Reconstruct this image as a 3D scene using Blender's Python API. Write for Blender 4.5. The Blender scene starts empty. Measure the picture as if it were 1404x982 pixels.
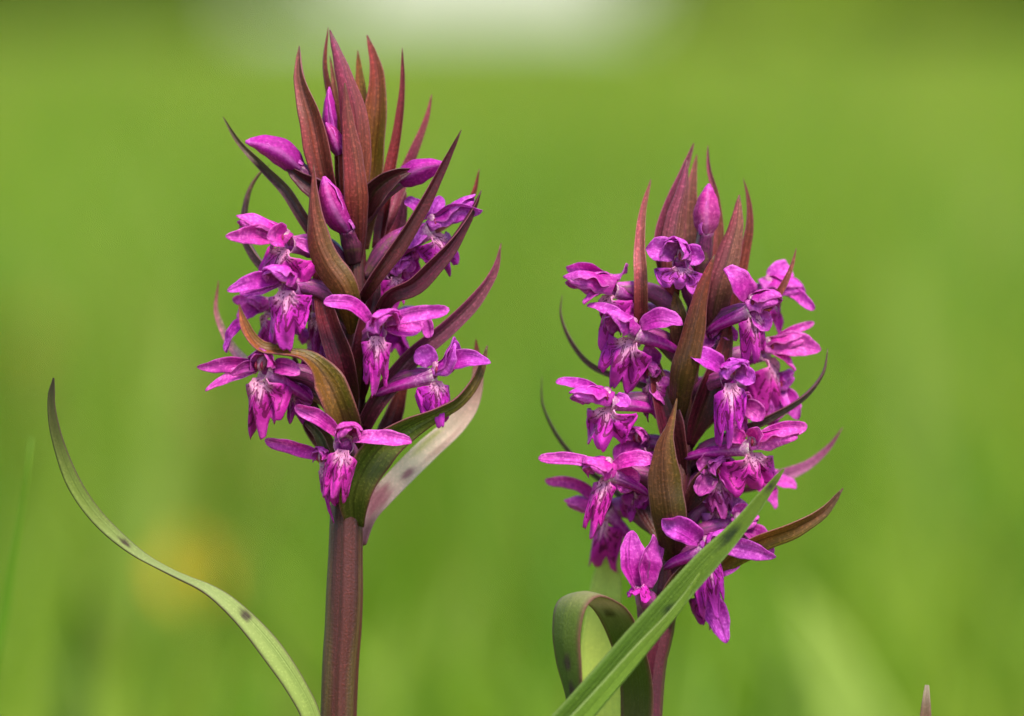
import bpy, math, random
import numpy as np
from mathutils import Vector, Matrix

# ------------------------------------------------------------------ camera, sky, sun, exposure
sc = bpy.context.scene
R = math.radians
CAM_H, PITCH, FOCUS = 0.25, R(4.6), 0.595
LENS = 100.0
cam_d = bpy.data.cameras.new('camera')
cam = bpy.data.objects.new('camera', cam_d)
sc.collection.objects.link(cam)
cam.location = (0, 0, CAM_H)
cam.rotation_euler = (math.pi / 2 - PITCH, 0, 0)
cam_d.lens = LENS
cam_d.sensor_width = 0.1404 * LENS / FOCUS
cam_d.clip_start, cam_d.clip_end = 0.02, 2000
cam_d.dof.use_dof = True
cam_d.dof.focus_distance = FOCUS - 0.0045
cam_d.dof.aperture_fstop = 4.9
cam_d.dof.aperture_blades = 0
sc.camera = cam

SUN_EL, SUN_AZ = R(60), R(150)      # azimuth measured from +Y (view direction) towards +X
w = bpy.data.worlds.new('World'); sc.world = w; w.use_nodes = True
nt = w.node_tree
sky = nt.nodes.new('ShaderNodeTexSky'); sky.sky_type = 'NISHITA'; sky.sun_disc = False
sky.sun_elevation = SUN_EL; sky.sun_rotation = SUN_AZ
sky.dust_density = 1.2; sky.air_density = 1.0; sky.ozone_density = 1.0
bg = nt.nodes['Background']; bg.inputs['Strength'].default_value = 0.14
nt.links.new(sky.outputs['Color'], bg.inputs['Color'])
sun_d = bpy.data.lights.new('sun', 'SUN'); sun_d.energy = 2.9; sun_d.angle = R(18); sun_d.color = (1.0, 0.94, 0.84)
sun = bpy.data.objects.new('sun', sun_d); sc.collection.objects.link(sun)
sd = Vector((math.sin(SUN_AZ) * math.cos(SUN_EL), math.cos(SUN_AZ) * math.cos(SUN_EL), math.sin(SUN_EL)))
sun.rotation_euler = sd.to_track_quat('Z', 'Y').to_euler()
sc.view_settings.view_transform = 'Standard'; sc.view_settings.look = 'None'
sc.view_settings.gamma = 1.0; sc.view_settings.exposure = 1.24
sc.view_settings.use_curve_mapping = False
sc.render.engine = 'CYCLES'
sc.cycles.use_denoising = True
sc.cycles.max_bounces = 8; sc.cycles.transmission_bounces = 6; sc.cycles.transparent_max_bounces = 6

rng = np.random.default_rng(7)
random.seed(7)

# ------------------------------------------------------------------ units: 0.1 mm per photo pixel at the orchids' distance
U = 1e-4
FWD = np.array([0, math.cos(PITCH), -math.sin(PITCH)])
UPV = np.array([0, math.sin(PITCH), math.cos(PITCH)])
RGT = np.array([1.0, 0, 0])
CAMP = np.array([0, 0, CAM_H])
CEN = CAMP + FWD * FOCUS

def P(x, y, wd=0.0):
    """local frame of the two plants: x right, y down, wd towards the viewer, all in 0.1 mm"""
    return CEN + RGT * ((x - 702) * U) + UPV * ((491 - y) * U) - FWD * (wd * U)

def D(dx, dy, dw=0.0):
    return RGT * (dx * U) - UPV * (dy * U) - FWD * (dw * U)

def at(x, y, dist):
    """a point standing `dist` metres in front of the lens in the direction of a photo position"""
    k = dist / FOCUS
    return CAMP + FWD * dist + RGT * ((x - 702) * U * k) + UPV * ((491 - y) * U * k)

def nrm(v):
    v = np.asarray(v, float); n = np.linalg.norm(v)
    return v / n if n > 1e-12 else v

# ------------------------------------------------------------------ materials
def new_mat(name):
    m = bpy.data.materials.new(name); m.use_nodes = True
    t = m.node_tree; t.nodes.clear()
    return m, t

class NT:
    def __init__(s, t): s.t = t
    def n(s, typ, **kw):
        nd = s.t.nodes.new(typ)
        for k, v in kw.items():
            if k == 'inp':
                for i, val in v.items():
                    if isinstance(val, bpy.types.NodeSocket): s.t.links.new(val, nd.inputs[i])
                    else: nd.inputs[i].default_value = val
            else: setattr(nd, k, v)
        return nd
    def m(s, op, a, b=0.0, c=None, clamp=False):
        nd = s.t.nodes.new('ShaderNodeMath'); nd.operation = op; nd.use_clamp = clamp
        for i, v in enumerate((a, b) if c is None else (a, b, c)):
            if isinstance(v, bpy.types.NodeSocket): s.t.links.new(v, nd.inputs[i])
            else: nd.inputs[i].default_value = v
        return nd.outputs[0]
    def mix(s, f, a, b, blend='MIX'):
        nd = s.t.nodes.new('ShaderNodeMix'); nd.data_type = 'RGBA'; nd.blend_type = blend
        for i, v in ((0, f), (6, a), (7, b)):
            if isinstance(v, bpy.types.NodeSocket): s.t.links.new(v, nd.inputs[i])
            elif i == 0: nd.inputs[i].default_value = v
            else: nd.inputs[i].default_value = (*v, 1)
        return nd.outputs[2]
    def ss(s, x, a, b):
        nd = s.t.nodes.new('ShaderNodeMapRange'); nd.interpolation_type = 'SMOOTHSTEP'
        s.t.links.new(x, nd.inputs[0]); nd.inputs[1].default_value = a; nd.inputs[2].default_value = b
        return nd.outputs[0]

def finish(g, col, rough, transl, tcol=None, bump=None, bstr=0.3, bdist=0.0002, spec=0.4, sheen=0.0):
    pr = g.n('ShaderNodeBsdfPrincipled')
    g.t.links.new(col, pr.inputs['Base Color'])
    if isinstance(rough, bpy.types.NodeSocket): g.t.links.new(rough, pr.inputs['Roughness'])
    else: pr.inputs['Roughness'].default_value = rough
    pr.inputs['Specular IOR Level'].default_value = spec
    if sheen: pr.inputs['Sheen Weight'].default_value = sheen; pr.inputs['Sheen Roughness'].default_value = 0.4
    out = g.n('ShaderNodeOutputMaterial')
    if bump is not None:
        b = g.n('ShaderNodeBump', inp={'Height': bump, 'Strength': bstr, 'Distance': bdist})
        g.t.links.new(b.outputs[0], pr.inputs['Normal'])
    if transl > 0:
        tr = g.n('ShaderNodeBsdfTranslucent')
        g.t.links.new(tcol if tcol is not None else col, tr.inputs['Color'])
        mx = g.n('ShaderNodeMixShader', inp={0: transl})
        g.t.links.new(pr.outputs[0], mx.inputs[1]); g.t.links.new(tr.outputs[0], mx.inputs[2])
        g.t.links.new(mx.outputs[0], out.inputs[0])
    else:
        g.t.links.new(pr.outputs[0], out.inputs[0])

def uv_nodes(g):
    uv = g.n('ShaderNodeUVMap', uv_map='UVMap')
    sp = g.n('ShaderNodeSeparateXYZ', inp={0: uv.outputs[0]})
    return uv, sp.outputs[0], sp.outputs[1]

def obj_noise(g, scale, detail=3.0, rough=0.5):
    tc = g.n('ShaderNodeTexCoord')
    oi = g.n('ShaderNodeObjectInfo')
    ad = g.n('ShaderNodeVectorMath', operation='ADD')
    g.t.links.new(tc.outputs['Object'], ad.inputs[0])
    cb = g.n('ShaderNodeCombineXYZ', inp={0: oi.outputs['Random'], 1: oi.outputs['Random']})
    g.t.links.new(cb.outputs[0], ad.inputs[1])
    nz = g.n('ShaderNodeTexNoise', inp={'Scale': scale, 'Detail': detail, 'Roughness': rough, 'Vector': ad.outputs[0]})
    return nz.outputs['Fac']

def stretched(g, uv, sx, sy, scale, detail=3):
    mp = g.n('ShaderNodeMapping', inp={0: uv.outputs[0], 3: (sx, sy, 1)})
    oi = g.n('ShaderNodeObjectInfo')
    cb = g.n('ShaderNodeCombineXYZ', inp={2: g.m('MULTIPLY', oi.outputs['Random'], 37.0)})
    ad = g.n('ShaderNodeVectorMath', operation='ADD')
    g.t.links.new(mp.outputs[0], ad.inputs[0]); g.t.links.new(cb.outputs[0], ad.inputs[1])
    nz = g.n('ShaderNodeTexNoise', inp={'Vector': ad.outputs[0], 'Scale': scale, 'Detail': detail})
    return nz.outputs['Fac']

def attr_col(g):
    return g.n('ShaderNodeAttribute', attribute_name='Col').outputs['Color']

def mat_petal():
    m, t = new_mat('petal_skin'); g = NT(t)
    uv, u, v = uv_nodes(g); c = attr_col(g)
    vein = stretched(g, uv, 9, 0.9, 1.0, 2)
    vm = g.ss(vein, 0.56, 0.72)
    c1 = g.mix(g.m('MULTIPLY', vm, 0.75), c, (0.45, 0.20, 0.42), 'MULTIPLY')
    blot = obj_noise(g, 420, 3)
    c1 = g.mix(g.ss(blot, 0.48, 0.75), c1, (1.25, 1.7, 1.25), 'MULTIPLY')
    grain = obj_noise(g, 2300, 2)
    c1 = g.mix(g.m('MULTIPLY', g.ss(grain, 0.52, 0.66), 0.75), c1, (1.4, 2.6, 1.4), 'MULTIPLY')
    c2 = g.mix(g.m('MULTIPLY', g.m('SUBTRACT', 1.0, g.ss(grain, 0.32, 0.46)), 0.5), c1, (0.6, 0.4, 0.6), 'MULTIPLY')
    # paler rim of the petal
    rim = g.ss(g.m('ABSOLUTE', g.m('SUBTRACT', u, 0.5)), 0.40, 0.5)
    c3 = g.mix(g.m('MULTIPLY', rim, 0.28), c2, (0.74, 0.26, 0.66))
    fine = obj_noise(g, 4200, 2)
    bmp = g.m('ADD', g.m('MULTIPLY', fine, 0.6), g.m('MULTIPLY', vein, 0.8))
    finish(g, c3, 0.5, 0.5, bump=bmp, bstr=0.8, bdist=0.00016, spec=0.22, sheen=0.05)
    return m

def mat_lip():
    m, t = new_mat('lip_skin'); g = NT(t)
    uv, u, v = uv_nodes(g); c = attr_col(g)
    wob = stretched(g, uv, 5, 5, 1.0, 2)
    wb = g.m('MULTIPLY', g.m('SUBTRACT', wob, 0.5), 0.22)
    uu = g.m('ADD', u, wb); vv = g.m('ADD', v, g.m('MULTIPLY', wb, 0.8))
    ax = g.m('ABSOLUTE', g.m('SUBTRACT', uu, 0.5))
    pale = g.m('SUBTRACT', 1.0, g.ss(g.m('ADD', vv, g.m('MULTIPLY', ax, 0.4)), 0.28, 0.52))
    c1 = g.mix(g.m('MULTIPLY', pale, 0.85), c, (0.80, 0.33, 0.56))
    def ring(cx, cy, rx, ry, th):
        a = g.m('DIVIDE', g.m('SUBTRACT', ax, cx), rx); b = g.m('DIVIDE', g.m('SUBTRACT', vv, cy), ry)
        d = g.m('SQRT', g.m('ADD', g.m('MULTIPLY', a, a), g.m('MULTIPLY', b, b)))
        dd = g.m('ABSOLUTE', g.m('SUBTRACT', d, 1.0))
        return g.m('SUBTRACT', 1.0, g.ss(dd, th * 0.5, th))
    r1 = ring(0.13, 0.50, 0.075, 0.20, 0.20)
    r2 = ring(0.20, 0.48, 0.16, 0.33, 0.10)
    st = g.m('SINE', g.m('MULTIPLY', uu, 62.0))
    brk = stretched(g, uv, 13, 9, 1.0, 1)
    dash = g.m('MULTIPLY', g.ss(st, 0.25, 0.65), g.ss(brk, 0.47, 0.56))
    dash = g.m('MULTIPLY', dash, g.m('SUBTRACT', 1.0, g.ss(vv, 0.5, 0.72)))
    vo = g.n('ShaderNodeTexVoronoi', inp={'Vector': g.n('ShaderNodeMapping', inp={0: uv.outputs[0], 3: (9.5, 10.5, 1)}).outputs[0], 'Scale': 1.0, 'Randomness': 0.9})
    dots = g.m('MULTIPLY', g.m('SUBTRACT', 1.0, g.ss(vo.outputs['Distance'], 0.22, 0.32)), g.m('SUBTRACT', 1.0, g.ss(vv, 0.40, 0.54)))
    dash = g.m('MAXIMUM', dots, g.m('MULTIPLY', dash, g.ss(vv, 0.25, 0.4)))
    mk = g.m('MAXIMUM', g.m('MAXIMUM', r1, g.m('MULTIPLY', r2, g.ss(brk, 0.36, 0.46))), dash)
    c2 = g.mix(g.m('MULTIPLY', g.ss(mk, 0.3, 0.6), 0.86), c1, (0.16, 0.002, 0.07))
    fine = obj_noise(g, 4200, 2)
    blot = obj_noise(g, 500, 2)
    c3 = g.mix(g.ss(blot, 0.5, 0.75), c2, (1.25, 1.5, 1.25), 'MULTIPLY')
    grain = obj_noise(g, 2300, 2)
    c3 = g.mix(g.m('MULTIPLY', g.ss(grain, 0.52, 0.68), 0.4), c3, (1.3, 2.0, 1.3), 'MULTIPLY')
    finish(g, c3, 0.5, 0.42, bump=g.m('ADD', fine, g.m('MULTIPLY', wob, 1.5)), bstr=0.7, bdist=0.00016, spec=0.22, sheen=0.05)
    return m

def mat_bract():
    m, t = new_mat('bract_skin'); g = NT(t)
    uv, u, v = uv_nodes(g); c = attr_col(g)
    vn = stretched(g, uv, 10, 0.5, 1.0, 2)
    c1 = g.mix(g.m('MULTIPLY', g.ss(vn, 0.48, 0.66), 0.5), c, (0.40, 0.34, 0.36), 'MULTIPLY')
    sp = obj_noise(g, 2500, 3)
    c2 = g.mix(g.m('MULTIPLY', g.ss(sp, 0.5, 0.68), 0.75), c1, (1.9, 1.8, 1.9), 'MULTIPLY')
    fv = stretched(g, uv, 34, 1.2, 1.0, 3)
    c2 = g.mix(g.m('MULTIPLY', g.ss(fv, 0.5, 0.66), 0.5), c2, (0.5, 0.45, 0.45), 'MULTIPLY')
    c2 = g.mix(g.m('MULTIPLY', g.ss(v, 0.93, 0.995), 0.6), c2, (0.11, 0.06, 0.025))
    blot = obj_noise(g, 190, 3)
    c3 = g.mix(g.m('MULTIPLY', g.ss(blot, 0.45, 0.7), 0.45), c2, (0.72, 0.95, 0.65), 'MULTIPLY')
    oi = g.n('ShaderNodeObjectInfo')
    side = g.m('ADD', g.m('SUBTRACT', u, 0.5), g.m('MULTIPLY', g.m('SUBTRACT', oi.outputs['Random'], 0.5), 0.7))
    c3 = g.mix(g.m('MULTIPLY', g.ss(side, -0.06, 0.10), 0.5), c3, (0.72, 1.2, 0.5), 'MULTIPLY')
    c3 = g.mix(g.m('MULTIPLY', g.ss(g.m('MULTIPLY', side, -1.0), 0.06, 0.3), 0.6), c3, (1.25, 0.85, 1.1), 'MULTIPLY')
    mid = g.m('SUBTRACT', 1.0, g.ss(g.m('ABSOLUTE', g.m('SUBTRACT', u, 0.5)), 0.015, 0.045))
    c4 = g.mix(g.m('MULTIPLY', mid, 0.55), c3, (0.35, 0.3, 0.35), 'MULTIPLY')  # shade in the V-fold painted as a dark centre line
    edge = g.ss(g.m('ABSOLUTE', g.m('SUBTRACT', u, 0.5)), 0.45, 0.5)
    c5 = g.mix(g.m('MULTIPLY', edge, 0.6), c4, (0.34, 0.10, 0.14))  # pinkish edge highlight painted into the colour
    bmp = g.m('ADD', g.m('MULTIPLY', vn, 1.6), g.m('MULTIPLY', sp, 0.5))
    finish(g, c5, 0.36, 0.42, bump=bmp, bstr=0.45, bdist=0.0003, spec=0.32, sheen=0.03)
    return m

def mat_leaf():
    m, t = new_mat('leaf_skin'); g = NT(t)
    uv, u, v = uv_nodes(g); c = attr_col(g)
    vn = stretched(g, uv, 30, 0.4, 1.0, 2)
    c1 = g.mix(g.m('MULTIPLY', g.ss(vn, 0.45, 0.7), 0.35), c, (0.6, 0.68, 0.5), 'MULTIPLY')
    sp = obj_noise(g, 3000, 3)
    c2 = g.mix(g.m('MULTIPLY', g.ss(sp, 0.5, 0.7), 0.5), c1, (1.5, 1.4, 1.5), 'MULTIPLY')
    blot = obj_noise(g, 150, 3)
    c3 = g.mix(g.m('MULTIPLY', g.ss(blot, 0.45, 0.7), 0.35), c2, (0.8, 0.75, 0.7), 'MULTIPLY')
    bmp = g.m('ADD', g.m('MULTIPLY', vn, 1.4), g.m('MULTIPLY', sp, 0.6))
    finish(g, c3, 0.5, 0.40, bump=bmp, bstr=0.8, bdist=0.00028, spec=0.25)
    return m

def mat_stem():
    m, t = new_mat('stem_skin'); g = NT(t)
    uv, u, v = uv_nodes(g); c = attr_col(g)
    st = stretched(g, uv, 11, 2.2, 1.0, 4)
    c1 = g.mix(g.m('MULTIPLY', g.ss(st, 0.42, 0.66), 0.75), c, (0.34, 0.45, 0.4), 'MULTIPLY')
    gr = stretched(g, uv, 4, 5.0, 1.0, 4)
    c2 = g.mix(g.m('MULTIPLY', g.ss(gr, 0.5, 0.72), 0.6), c1, (0.095, 0.070, 0.016))
    sp = obj_noise(g, 3200, 2)
    c3 = g.mix(g.m('MULTIPLY', g.ss(sp, 0.52, 0.72), 0.6), c2, (2.0, 1.8, 1.8), 'MULTIPLY')
    finish(g, c3, 0.42, 0.0, bump=g.m('ADD', st, g.m('MULTIPLY', sp, 0.4)), bstr=0.4, bdist=0.0004, spec=0.35)
    return m

def mat_grass(name, transl=0.35):
    m, t = new_mat(name); g = NT(t)
    c = attr_col(g)
    nz = obj_noise(g, 60, 2)
    c1 = g.mix(g.m('MULTIPLY', g.ss(nz, 0.4, 0.7), 0.3), c, (0.7, 0.75, 0.6), 'MULTIPLY')
    tc = g.mix(1.0, c1, (1.5, 1.35, 1.0), 'MULTIPLY')
    finish(g, c1, 0.5, transl, tcol=tc, spec=0.3)
    return m

def mat_plain(name, noise=200, rough=0.6, transl=0.0):
    m, t = new_mat(name); g = NT(t)
    c = attr_col(g)
    nz = obj_noise(g, noise, 3)
    c1 = g.mix(g.m('MULTIPLY', g.ss(nz, 0.35, 0.7), 0.4), c, (0.6, 0.6, 0.6), 'MULTIPLY')
    finish(g, c1, rough, transl, spec=0.3)
    return m

def mat_ground():
    m, t = new_mat('meadow_sod'); g = NT(t)
    tc = g.n('ShaderNodeTexCoord')
    n1 = g.n('ShaderNodeTexNoise', inp={'Vector': tc.outputs['Object'], 'Scale': 0.5, 'Detail': 4.0}).outputs['Fac']
    n2 = g.n('ShaderNodeTexNoise', inp={'Vector': tc.outputs['Object'], 'Scale': 9.0, 'Detail': 5.0}).outputs['Fac']
    n3 = g.n('ShaderNodeTexNoise', inp={'Vector': tc.outputs['Object'], 'Scale': 0.07, 'Detail': 3.0}).outputs['Fac']
    c = g.mix(g.ss(n1, 0.35, 0.65), (0.105, 0.185, 0.008), (0.155, 0.215, 0.014))
    c = g.mix(g.m('MULTIPLY', g.ss(n2, 0.45, 0.7), 0.6), c, (0.05, 0.11, 0.008))
    c = g.mix(g.m('MULTIPLY', g.ss(n3, 0.45, 0.65), 0.5), c, (0.16, 0.19, 0.018))
    finish(g, c, 0.9, 0.0, bump=n2, bstr=0.6, bdist=0.03, spec=0.1)
    return m

M = dict(petal=mat_petal(), lip=mat_lip(), bract=mat_bract(), leaf=mat_leaf(), stem=mat_stem(),
         grass=mat_grass('grass_blades', 0.5), blade=mat_grass('blade_skin', 0.4), bark=mat_plain('bark', 8, 0.85),
         crown=mat_grass('tree_leaves', 0.3), flowerlet=mat_plain('buttercup_petal', 300, 0.35, 0.2), ground=mat_ground())

# ------------------------------------------------------------------ mesh helpers
def link(name, me, parent=None, origin=None):
    o = bpy.data.objects.new(name, me); sc.collection.objects.link(o)
    if parent is not None: o.parent = parent
    if origin is not None: o.location = origin
    return o

def mesh_obj(name, V, F, mat, parent=None, org=(0, 0, 0), uvs=None, cols=None, loc=(0, 0, 0)):
    """V in world metres; stored relative to `org` (the parent's world origin)"""
    V = np.asarray(V, float) - np.asarray(org)
    me = bpy.data.meshes.new(name)
    me.from_pydata(V.tolist(), [], [tuple(int(i) for i in f) for f in F])
    if uvs is not None:
        l = me.uv_layers.new(name='UVMap')
        idx = np.empty(len(me.loops), np.int32); me.loops.foreach_get('vertex_index', idx)
        l.data.foreach_set('uv', np.asarray(uvs, np.float32)[idx].ravel())
    if cols is not None:
        a = me.color_attributes.new('Col', 'FLOAT_COLOR', 'POINT')
        cc = np.ones((len(V), 4), np.float32); cc[:, :3] = cols
        a.data.foreach_set('color', cc.ravel())
    me.polygons.foreach_set('use_smooth', np.ones(len(me.polygons), bool))
    me.materials.append(mat)
    me.update()
    return link(name, me, parent, loc)

def empty(name, loc, parent=None, porg=(0, 0, 0)):
    o = bpy.data.objects.new(name, None); sc.collection.objects.link(o)
    o.empty_display_size = 0.01
    o.location = np.asarray(loc, float) - np.asarray(porg)
    if parent is not None: o.parent = parent
    return o

def tag(o, label=None, cat=None, group=None, kind=None):
    if label: o['label'] = label
    if cat: o['category'] = cat
    if group: o['group'] = group
    if kind: o['kind'] = kind
    return o

def curve(pts, n):
    """Catmull-Rom through pts, n samples evenly spread by arc length"""
    p = np.asarray(pts, float)
    if len(p) == 2:
        return p[0] + (p[1] - p[0]) * np.linspace(0, 1, n)[:, None]
    p = np.vstack([2 * p[0] - p[1], p, 2 * p[-1] - p[-2]])
    out = []
    for i in range(1, len(p) - 2):
        t = np.linspace(0, 1, 24, endpoint=False)[:, None]
        a, b, c, d = p[i - 1], p[i], p[i + 1], p[i + 2]
        out.append(0.5 * (2 * b + (c - a) * t + (2 * a - 5 * b + 4 * c - d) * t * t + (3 * b - a - 3 * c + d) * t ** 3))
    q = np.vstack(out + [p[-2][None]])
    s = np.concatenate([[0], np.cumsum(np.linalg.norm(np.diff(q, axis=0), axis=1))]); s /= s[-1]
    x = np.linspace(0, 1, n)
    return np.stack([np.interp(x, s, q[:, k]) for k in range(3)], 1)

def smooth_interp(x, tab):
    xs = [a for a, b in tab]; ys = np.array([b for a, b in tab], float)
    x = np.asarray(x)
    i = np.clip(np.searchsorted(xs, x, side='right') - 1, 0, len(xs) - 2)
    x0 = np.take(xs, i); x1 = np.take(xs, i + 1)
    t = np.clip((x - x0) / (x1 - x0), 0, 1); t = t * t * (3 - 2 * t) * 0.5 + t * 0.5
    if ys.ndim == 1: return ys[i] * (1 - t) + ys[i + 1] * t
    return ys[i] * (1 - t)[..., None] + ys[i + 1] * t[..., None]

def grid_faces(n, k, closed):
    F = []
    kk = k if closed else k - 1
    for i in range(n - 1):
        for j in range(kk):
            a = i * k + j; b = i * k + (j + 1) % k
            F.append((a, b, b + k, a + k))
    return F

def ribbon(name, pts, width, cols, mat, parent=None, org=(0, 0, 0), normal=None, twist=0.0, fold=0.25, curl=0.0,
           thick=4.0, n=26, k=9, wave=0.0, edge=None, spots=None, back=None, asym=0.0):
    """a leaf-like organ with a keel: pts in world metres, width/thick in 0.1 mm; twist = number or (s, degrees) table.
    cols = (s, rgb) table; back = colour table of the underside; fold > 0 makes a channel open towards the normal"""
    C = curve(pts, n); s = np.linspace(0, 1, n)
    T = np.gradient(C, axis=0); T /= np.linalg.norm(T, axis=1)[:, None]
    N0 = nrm(-FWD if normal is None else normal)
    W = smooth_interp(s, width) * U
    tw = smooth_interp(s, twist) if isinstance(twist, (list, tuple)) else np.full(n, float(twist))
    # transport the frame along the path so that bends never flip it
    Ns = np.zeros((n, 3)); m_ = n // 2
    v = nrm(N0 - T[0] * (N0 @ T[0]))
    if np.linalg.norm(v) < 1e-6: v = nrm(np.cross(T[0], RGT))
    Ns[0] = v
    for i in range(1, n):
        v = v - T[i] * (v @ T[i]); v = nrm(v); Ns[i] = v
    t = np.linspace(-1, 1, k)
    V = []; UVs = []; CO = []
    ct = smooth_interp(s, cols); cb = smooth_interp(s, back) if back else ct
    ph = rng.uniform(0, 6.28, 3)
    for i in range(n):
        a = R(tw[i]); S0 = np.cross(T[i], Ns[i])
        Nn = Ns[i] * math.cos(a) + S0 * math.sin(a); S = np.cross(T[i], Nn)
        hw = W[i] / 2; th = min(thick * U, hw * 0.7) / 2
        if curl > 0.01:
            off_s = np.sin(curl * t) / curl; off_n = (1 - np.cos(curl * t)) / curl
        else:
            off_s = t.copy(); off_n = np.zeros(k)
        off_n = off_n + fold * np.sqrt(t * t + 0.03) 
        wv = wave * np.sin(ph[0] + 7 * s[i] + 2.1 * t) * np.abs(t) + wave * 0.6 * np.sin(ph[1] + 17 * s[i] - 1.3 * t) * t
        off_n = off_n + wv
        prof = th * np.sqrt(np.clip(1 - (t * 0.97) ** 2, 0, 1))
        top = C[i] + np.outer(off_s * hw, S) + np.outer(off_n * hw + prof, Nn)
        bot = C[i] + np.outer(off_s * hw, S) + np.outer(off_n * hw - prof, Nn)
        V.append(np.vstack([top, bot[::-1]]))
        uu = (t + 1) / 2
        UVs.append(np.vstack([np.stack([uu, np.full(k, s[i])], 1), np.stack([uu[::-1], np.full(k, s[i])], 1)]))
        c1 = np.repeat(ct[i][None], k, 0); c2 = np.repeat(cb[i][None], k, 0)
        if edge is not None:
            e = np.clip((np.abs(t) - 0.78) / 0.2, 0, 1)[:, None]
            c1 = c1 * (1 - e) + np.asarray(edge) * e; c2 = c2 * (1 - e) + np.asarray(edge) * e
        if spots:
            for (s0, t0, rs, rt, sc_) in spots:
                d = ((s[i] - s0) / rs) ** 2 + ((t - t0) / rt) ** 2 + 0.25 * np.sin(9 * t + 31 * s[i])
                e = (0.9 * np.clip(1.35 - d, 0, 1))[:, None]
                c1 = c1 * (1 - e) + np.asarray(sc_) * e; c2 = c2 * (1 - e) + np.asarray(sc_) * e
        CO.append(np.vstack([c1, c2[::-1]]))
    V = np.vstack(V); F = grid_faces(n, 2 * k, True)
    F.append(tuple(range(2 * k - 1, -1, -1))); F.append(tuple((n - 1) * 2 * k + j for j in range(2 * k)))
    return mesh_obj(name, V, F, mat, parent, org, np.vstack(UVs), np.vstack(CO))

def tube(name, pts, rad, cols, mat, parent=None, org=(0, 0, 0), n=24, k=14, ridges=0, amp=0.0, twist=0.0, flat=1.0,
         open_end=False, normal=None, rough=0.0):
    phs = np.linspace(.3, 5.9, 6) * (1 + .37 * len(pts))
    C = curve(pts, n); s = np.linspace(0, 1, n)
    T = np.gradient(C, axis=0); T /= np.linalg.norm(T, axis=1)[:, None]
    v = -FWD if normal is None else nrm(normal)
    if abs(v @ T[0]) > 0.95: v = UPV
    rr = smooth_interp(s, rad) * U; cc = smooth_interp(s, cols)
    ang = np.linspace(0, 2 * math.pi, k, endpoint=False)
    V = []; UVs = []; CO = []
    for i in range(n):
        v = nrm(v - T[i] * (v @ T[i])); b = np.cross(T[i], v)
        r = rr[i] * (1 + amp * np.cos(ridges * ang + twist * s[i]))
        if rough:
            for q, fr in enumerate((2, 3, 5, 9, 13, 17)): r = r * (1 + rough * np.cos(fr * ang + phs[q] + (2 + q) * 2.1 * s[i]) * (1 + .5 * math.sin(9 * s[i] + q)))
        V.append(C[i] + np.outer(r * np.cos(ang) * flat, v) + np.outer(r * np.sin(ang), b))
        UVs.append(np.stack([np.abs(ang / math.pi - 1), np.full(k, s[i])], 1)); CO.append(np.repeat(cc[i][None], k, 0))
    V = np.vstack(V); UVs = np.vstack(UVs); CO = np.vstack(CO)
    F = grid_faces(n, k, True)
    F.append(tuple(range(k - 1, -1, -1)))
    if not open_end: F.append(tuple((n - 1) * k + j for j in range(k)))
    return mesh_obj(name, V, F, mat, parent, org, UVs, CO)

# ------------------------------------------------------------------ the orchid's organs
MAG = (0.52, 0.018, 0.37); LITE = (0.66, 0.075, 0.54); DEEP = (0.25, 0.008, 0.18); ROSE = (0.55, 0.03, 0.30)
LITE0 = LITE

def frame_of(yaw, pitch, roll):
    """facing direction (yaw 0 looks at the viewer, + to the right; pitch + nods down), right and up vectors"""
    cy, sy, cp, sp = math.cos(R(yaw)), math.sin(R(yaw)), math.cos(R(pitch)), math.sin(R(pitch))
    f = RGT * (sy * cp) - FWD * (cy * cp) - UPV * sp
    r = nrm(np.cross(UPV, f)); u = np.cross(f, r)
    cr, sr = math.cos(R(roll)), math.sin(R(roll))
    return f, r * cr + u * sr, u * cr - r * sr

def petal(name, par, org, a, b, width, col, tipc=None, bend=0.12, face=None, fold=0.22, shape='sepal', tw=0.0, mat=None):
    """one tepal from a to b (world)"""
    a = np.asarray(a); b = np.asarray(b); L = np.linalg.norm(b - a)
    fz = nrm(face if face is not None else -FWD)
    up = nrm(UPV - nrm(b - a) * (UPV @ nrm(b - a)))
    mid = (a + b) / 2 + up * L * bend + fz * L * 0.05
    q1 = a * 0.75 + b * 0.25 + up * L * bend * 0.75 + fz * L * 0.05
    q3 = a * 0.25 + b * 0.75 + up * L * bend * 0.62
    wd = {'sepal': [(0, .42), (.18, .75), (.42, 1), (.68, .82), (.87, .5), (.96, .3), (1, .08)],
          'oval': [(0, .45), (.2, .85), (.5, 1), (.75, .9), (.9, .62), (.97, .35), (1, .1)],
          'strap': [(0, .6), (.3, .95), (.6, 1), (.85, .85), (.95, .6), (1, .2)],
          'hood': [(0, .7), (.3, 1), (.6, .95), (.82, .66), (.94, .38), (1, .1)]}[shape]
    tipc = tipc or col
    return ribbon(name, [a, q1, mid, q3, b], [(s, x * width) for s, x in wd],
                  [(0, np.array(col) * 0.85 + 0.02), (.35, col), (.8, tipc), (1, np.array(tipc) * 0.9)], mat or M['petal'],
                  par, org, normal=fz, fold=fold, curl=1.05 if shape == 'hood' else 0.5, thick=1.8, n=22, k=11, wave=0.13,
                  twist=[(0, tw * .3), (.5, tw), (1, tw * 2.2)])

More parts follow.
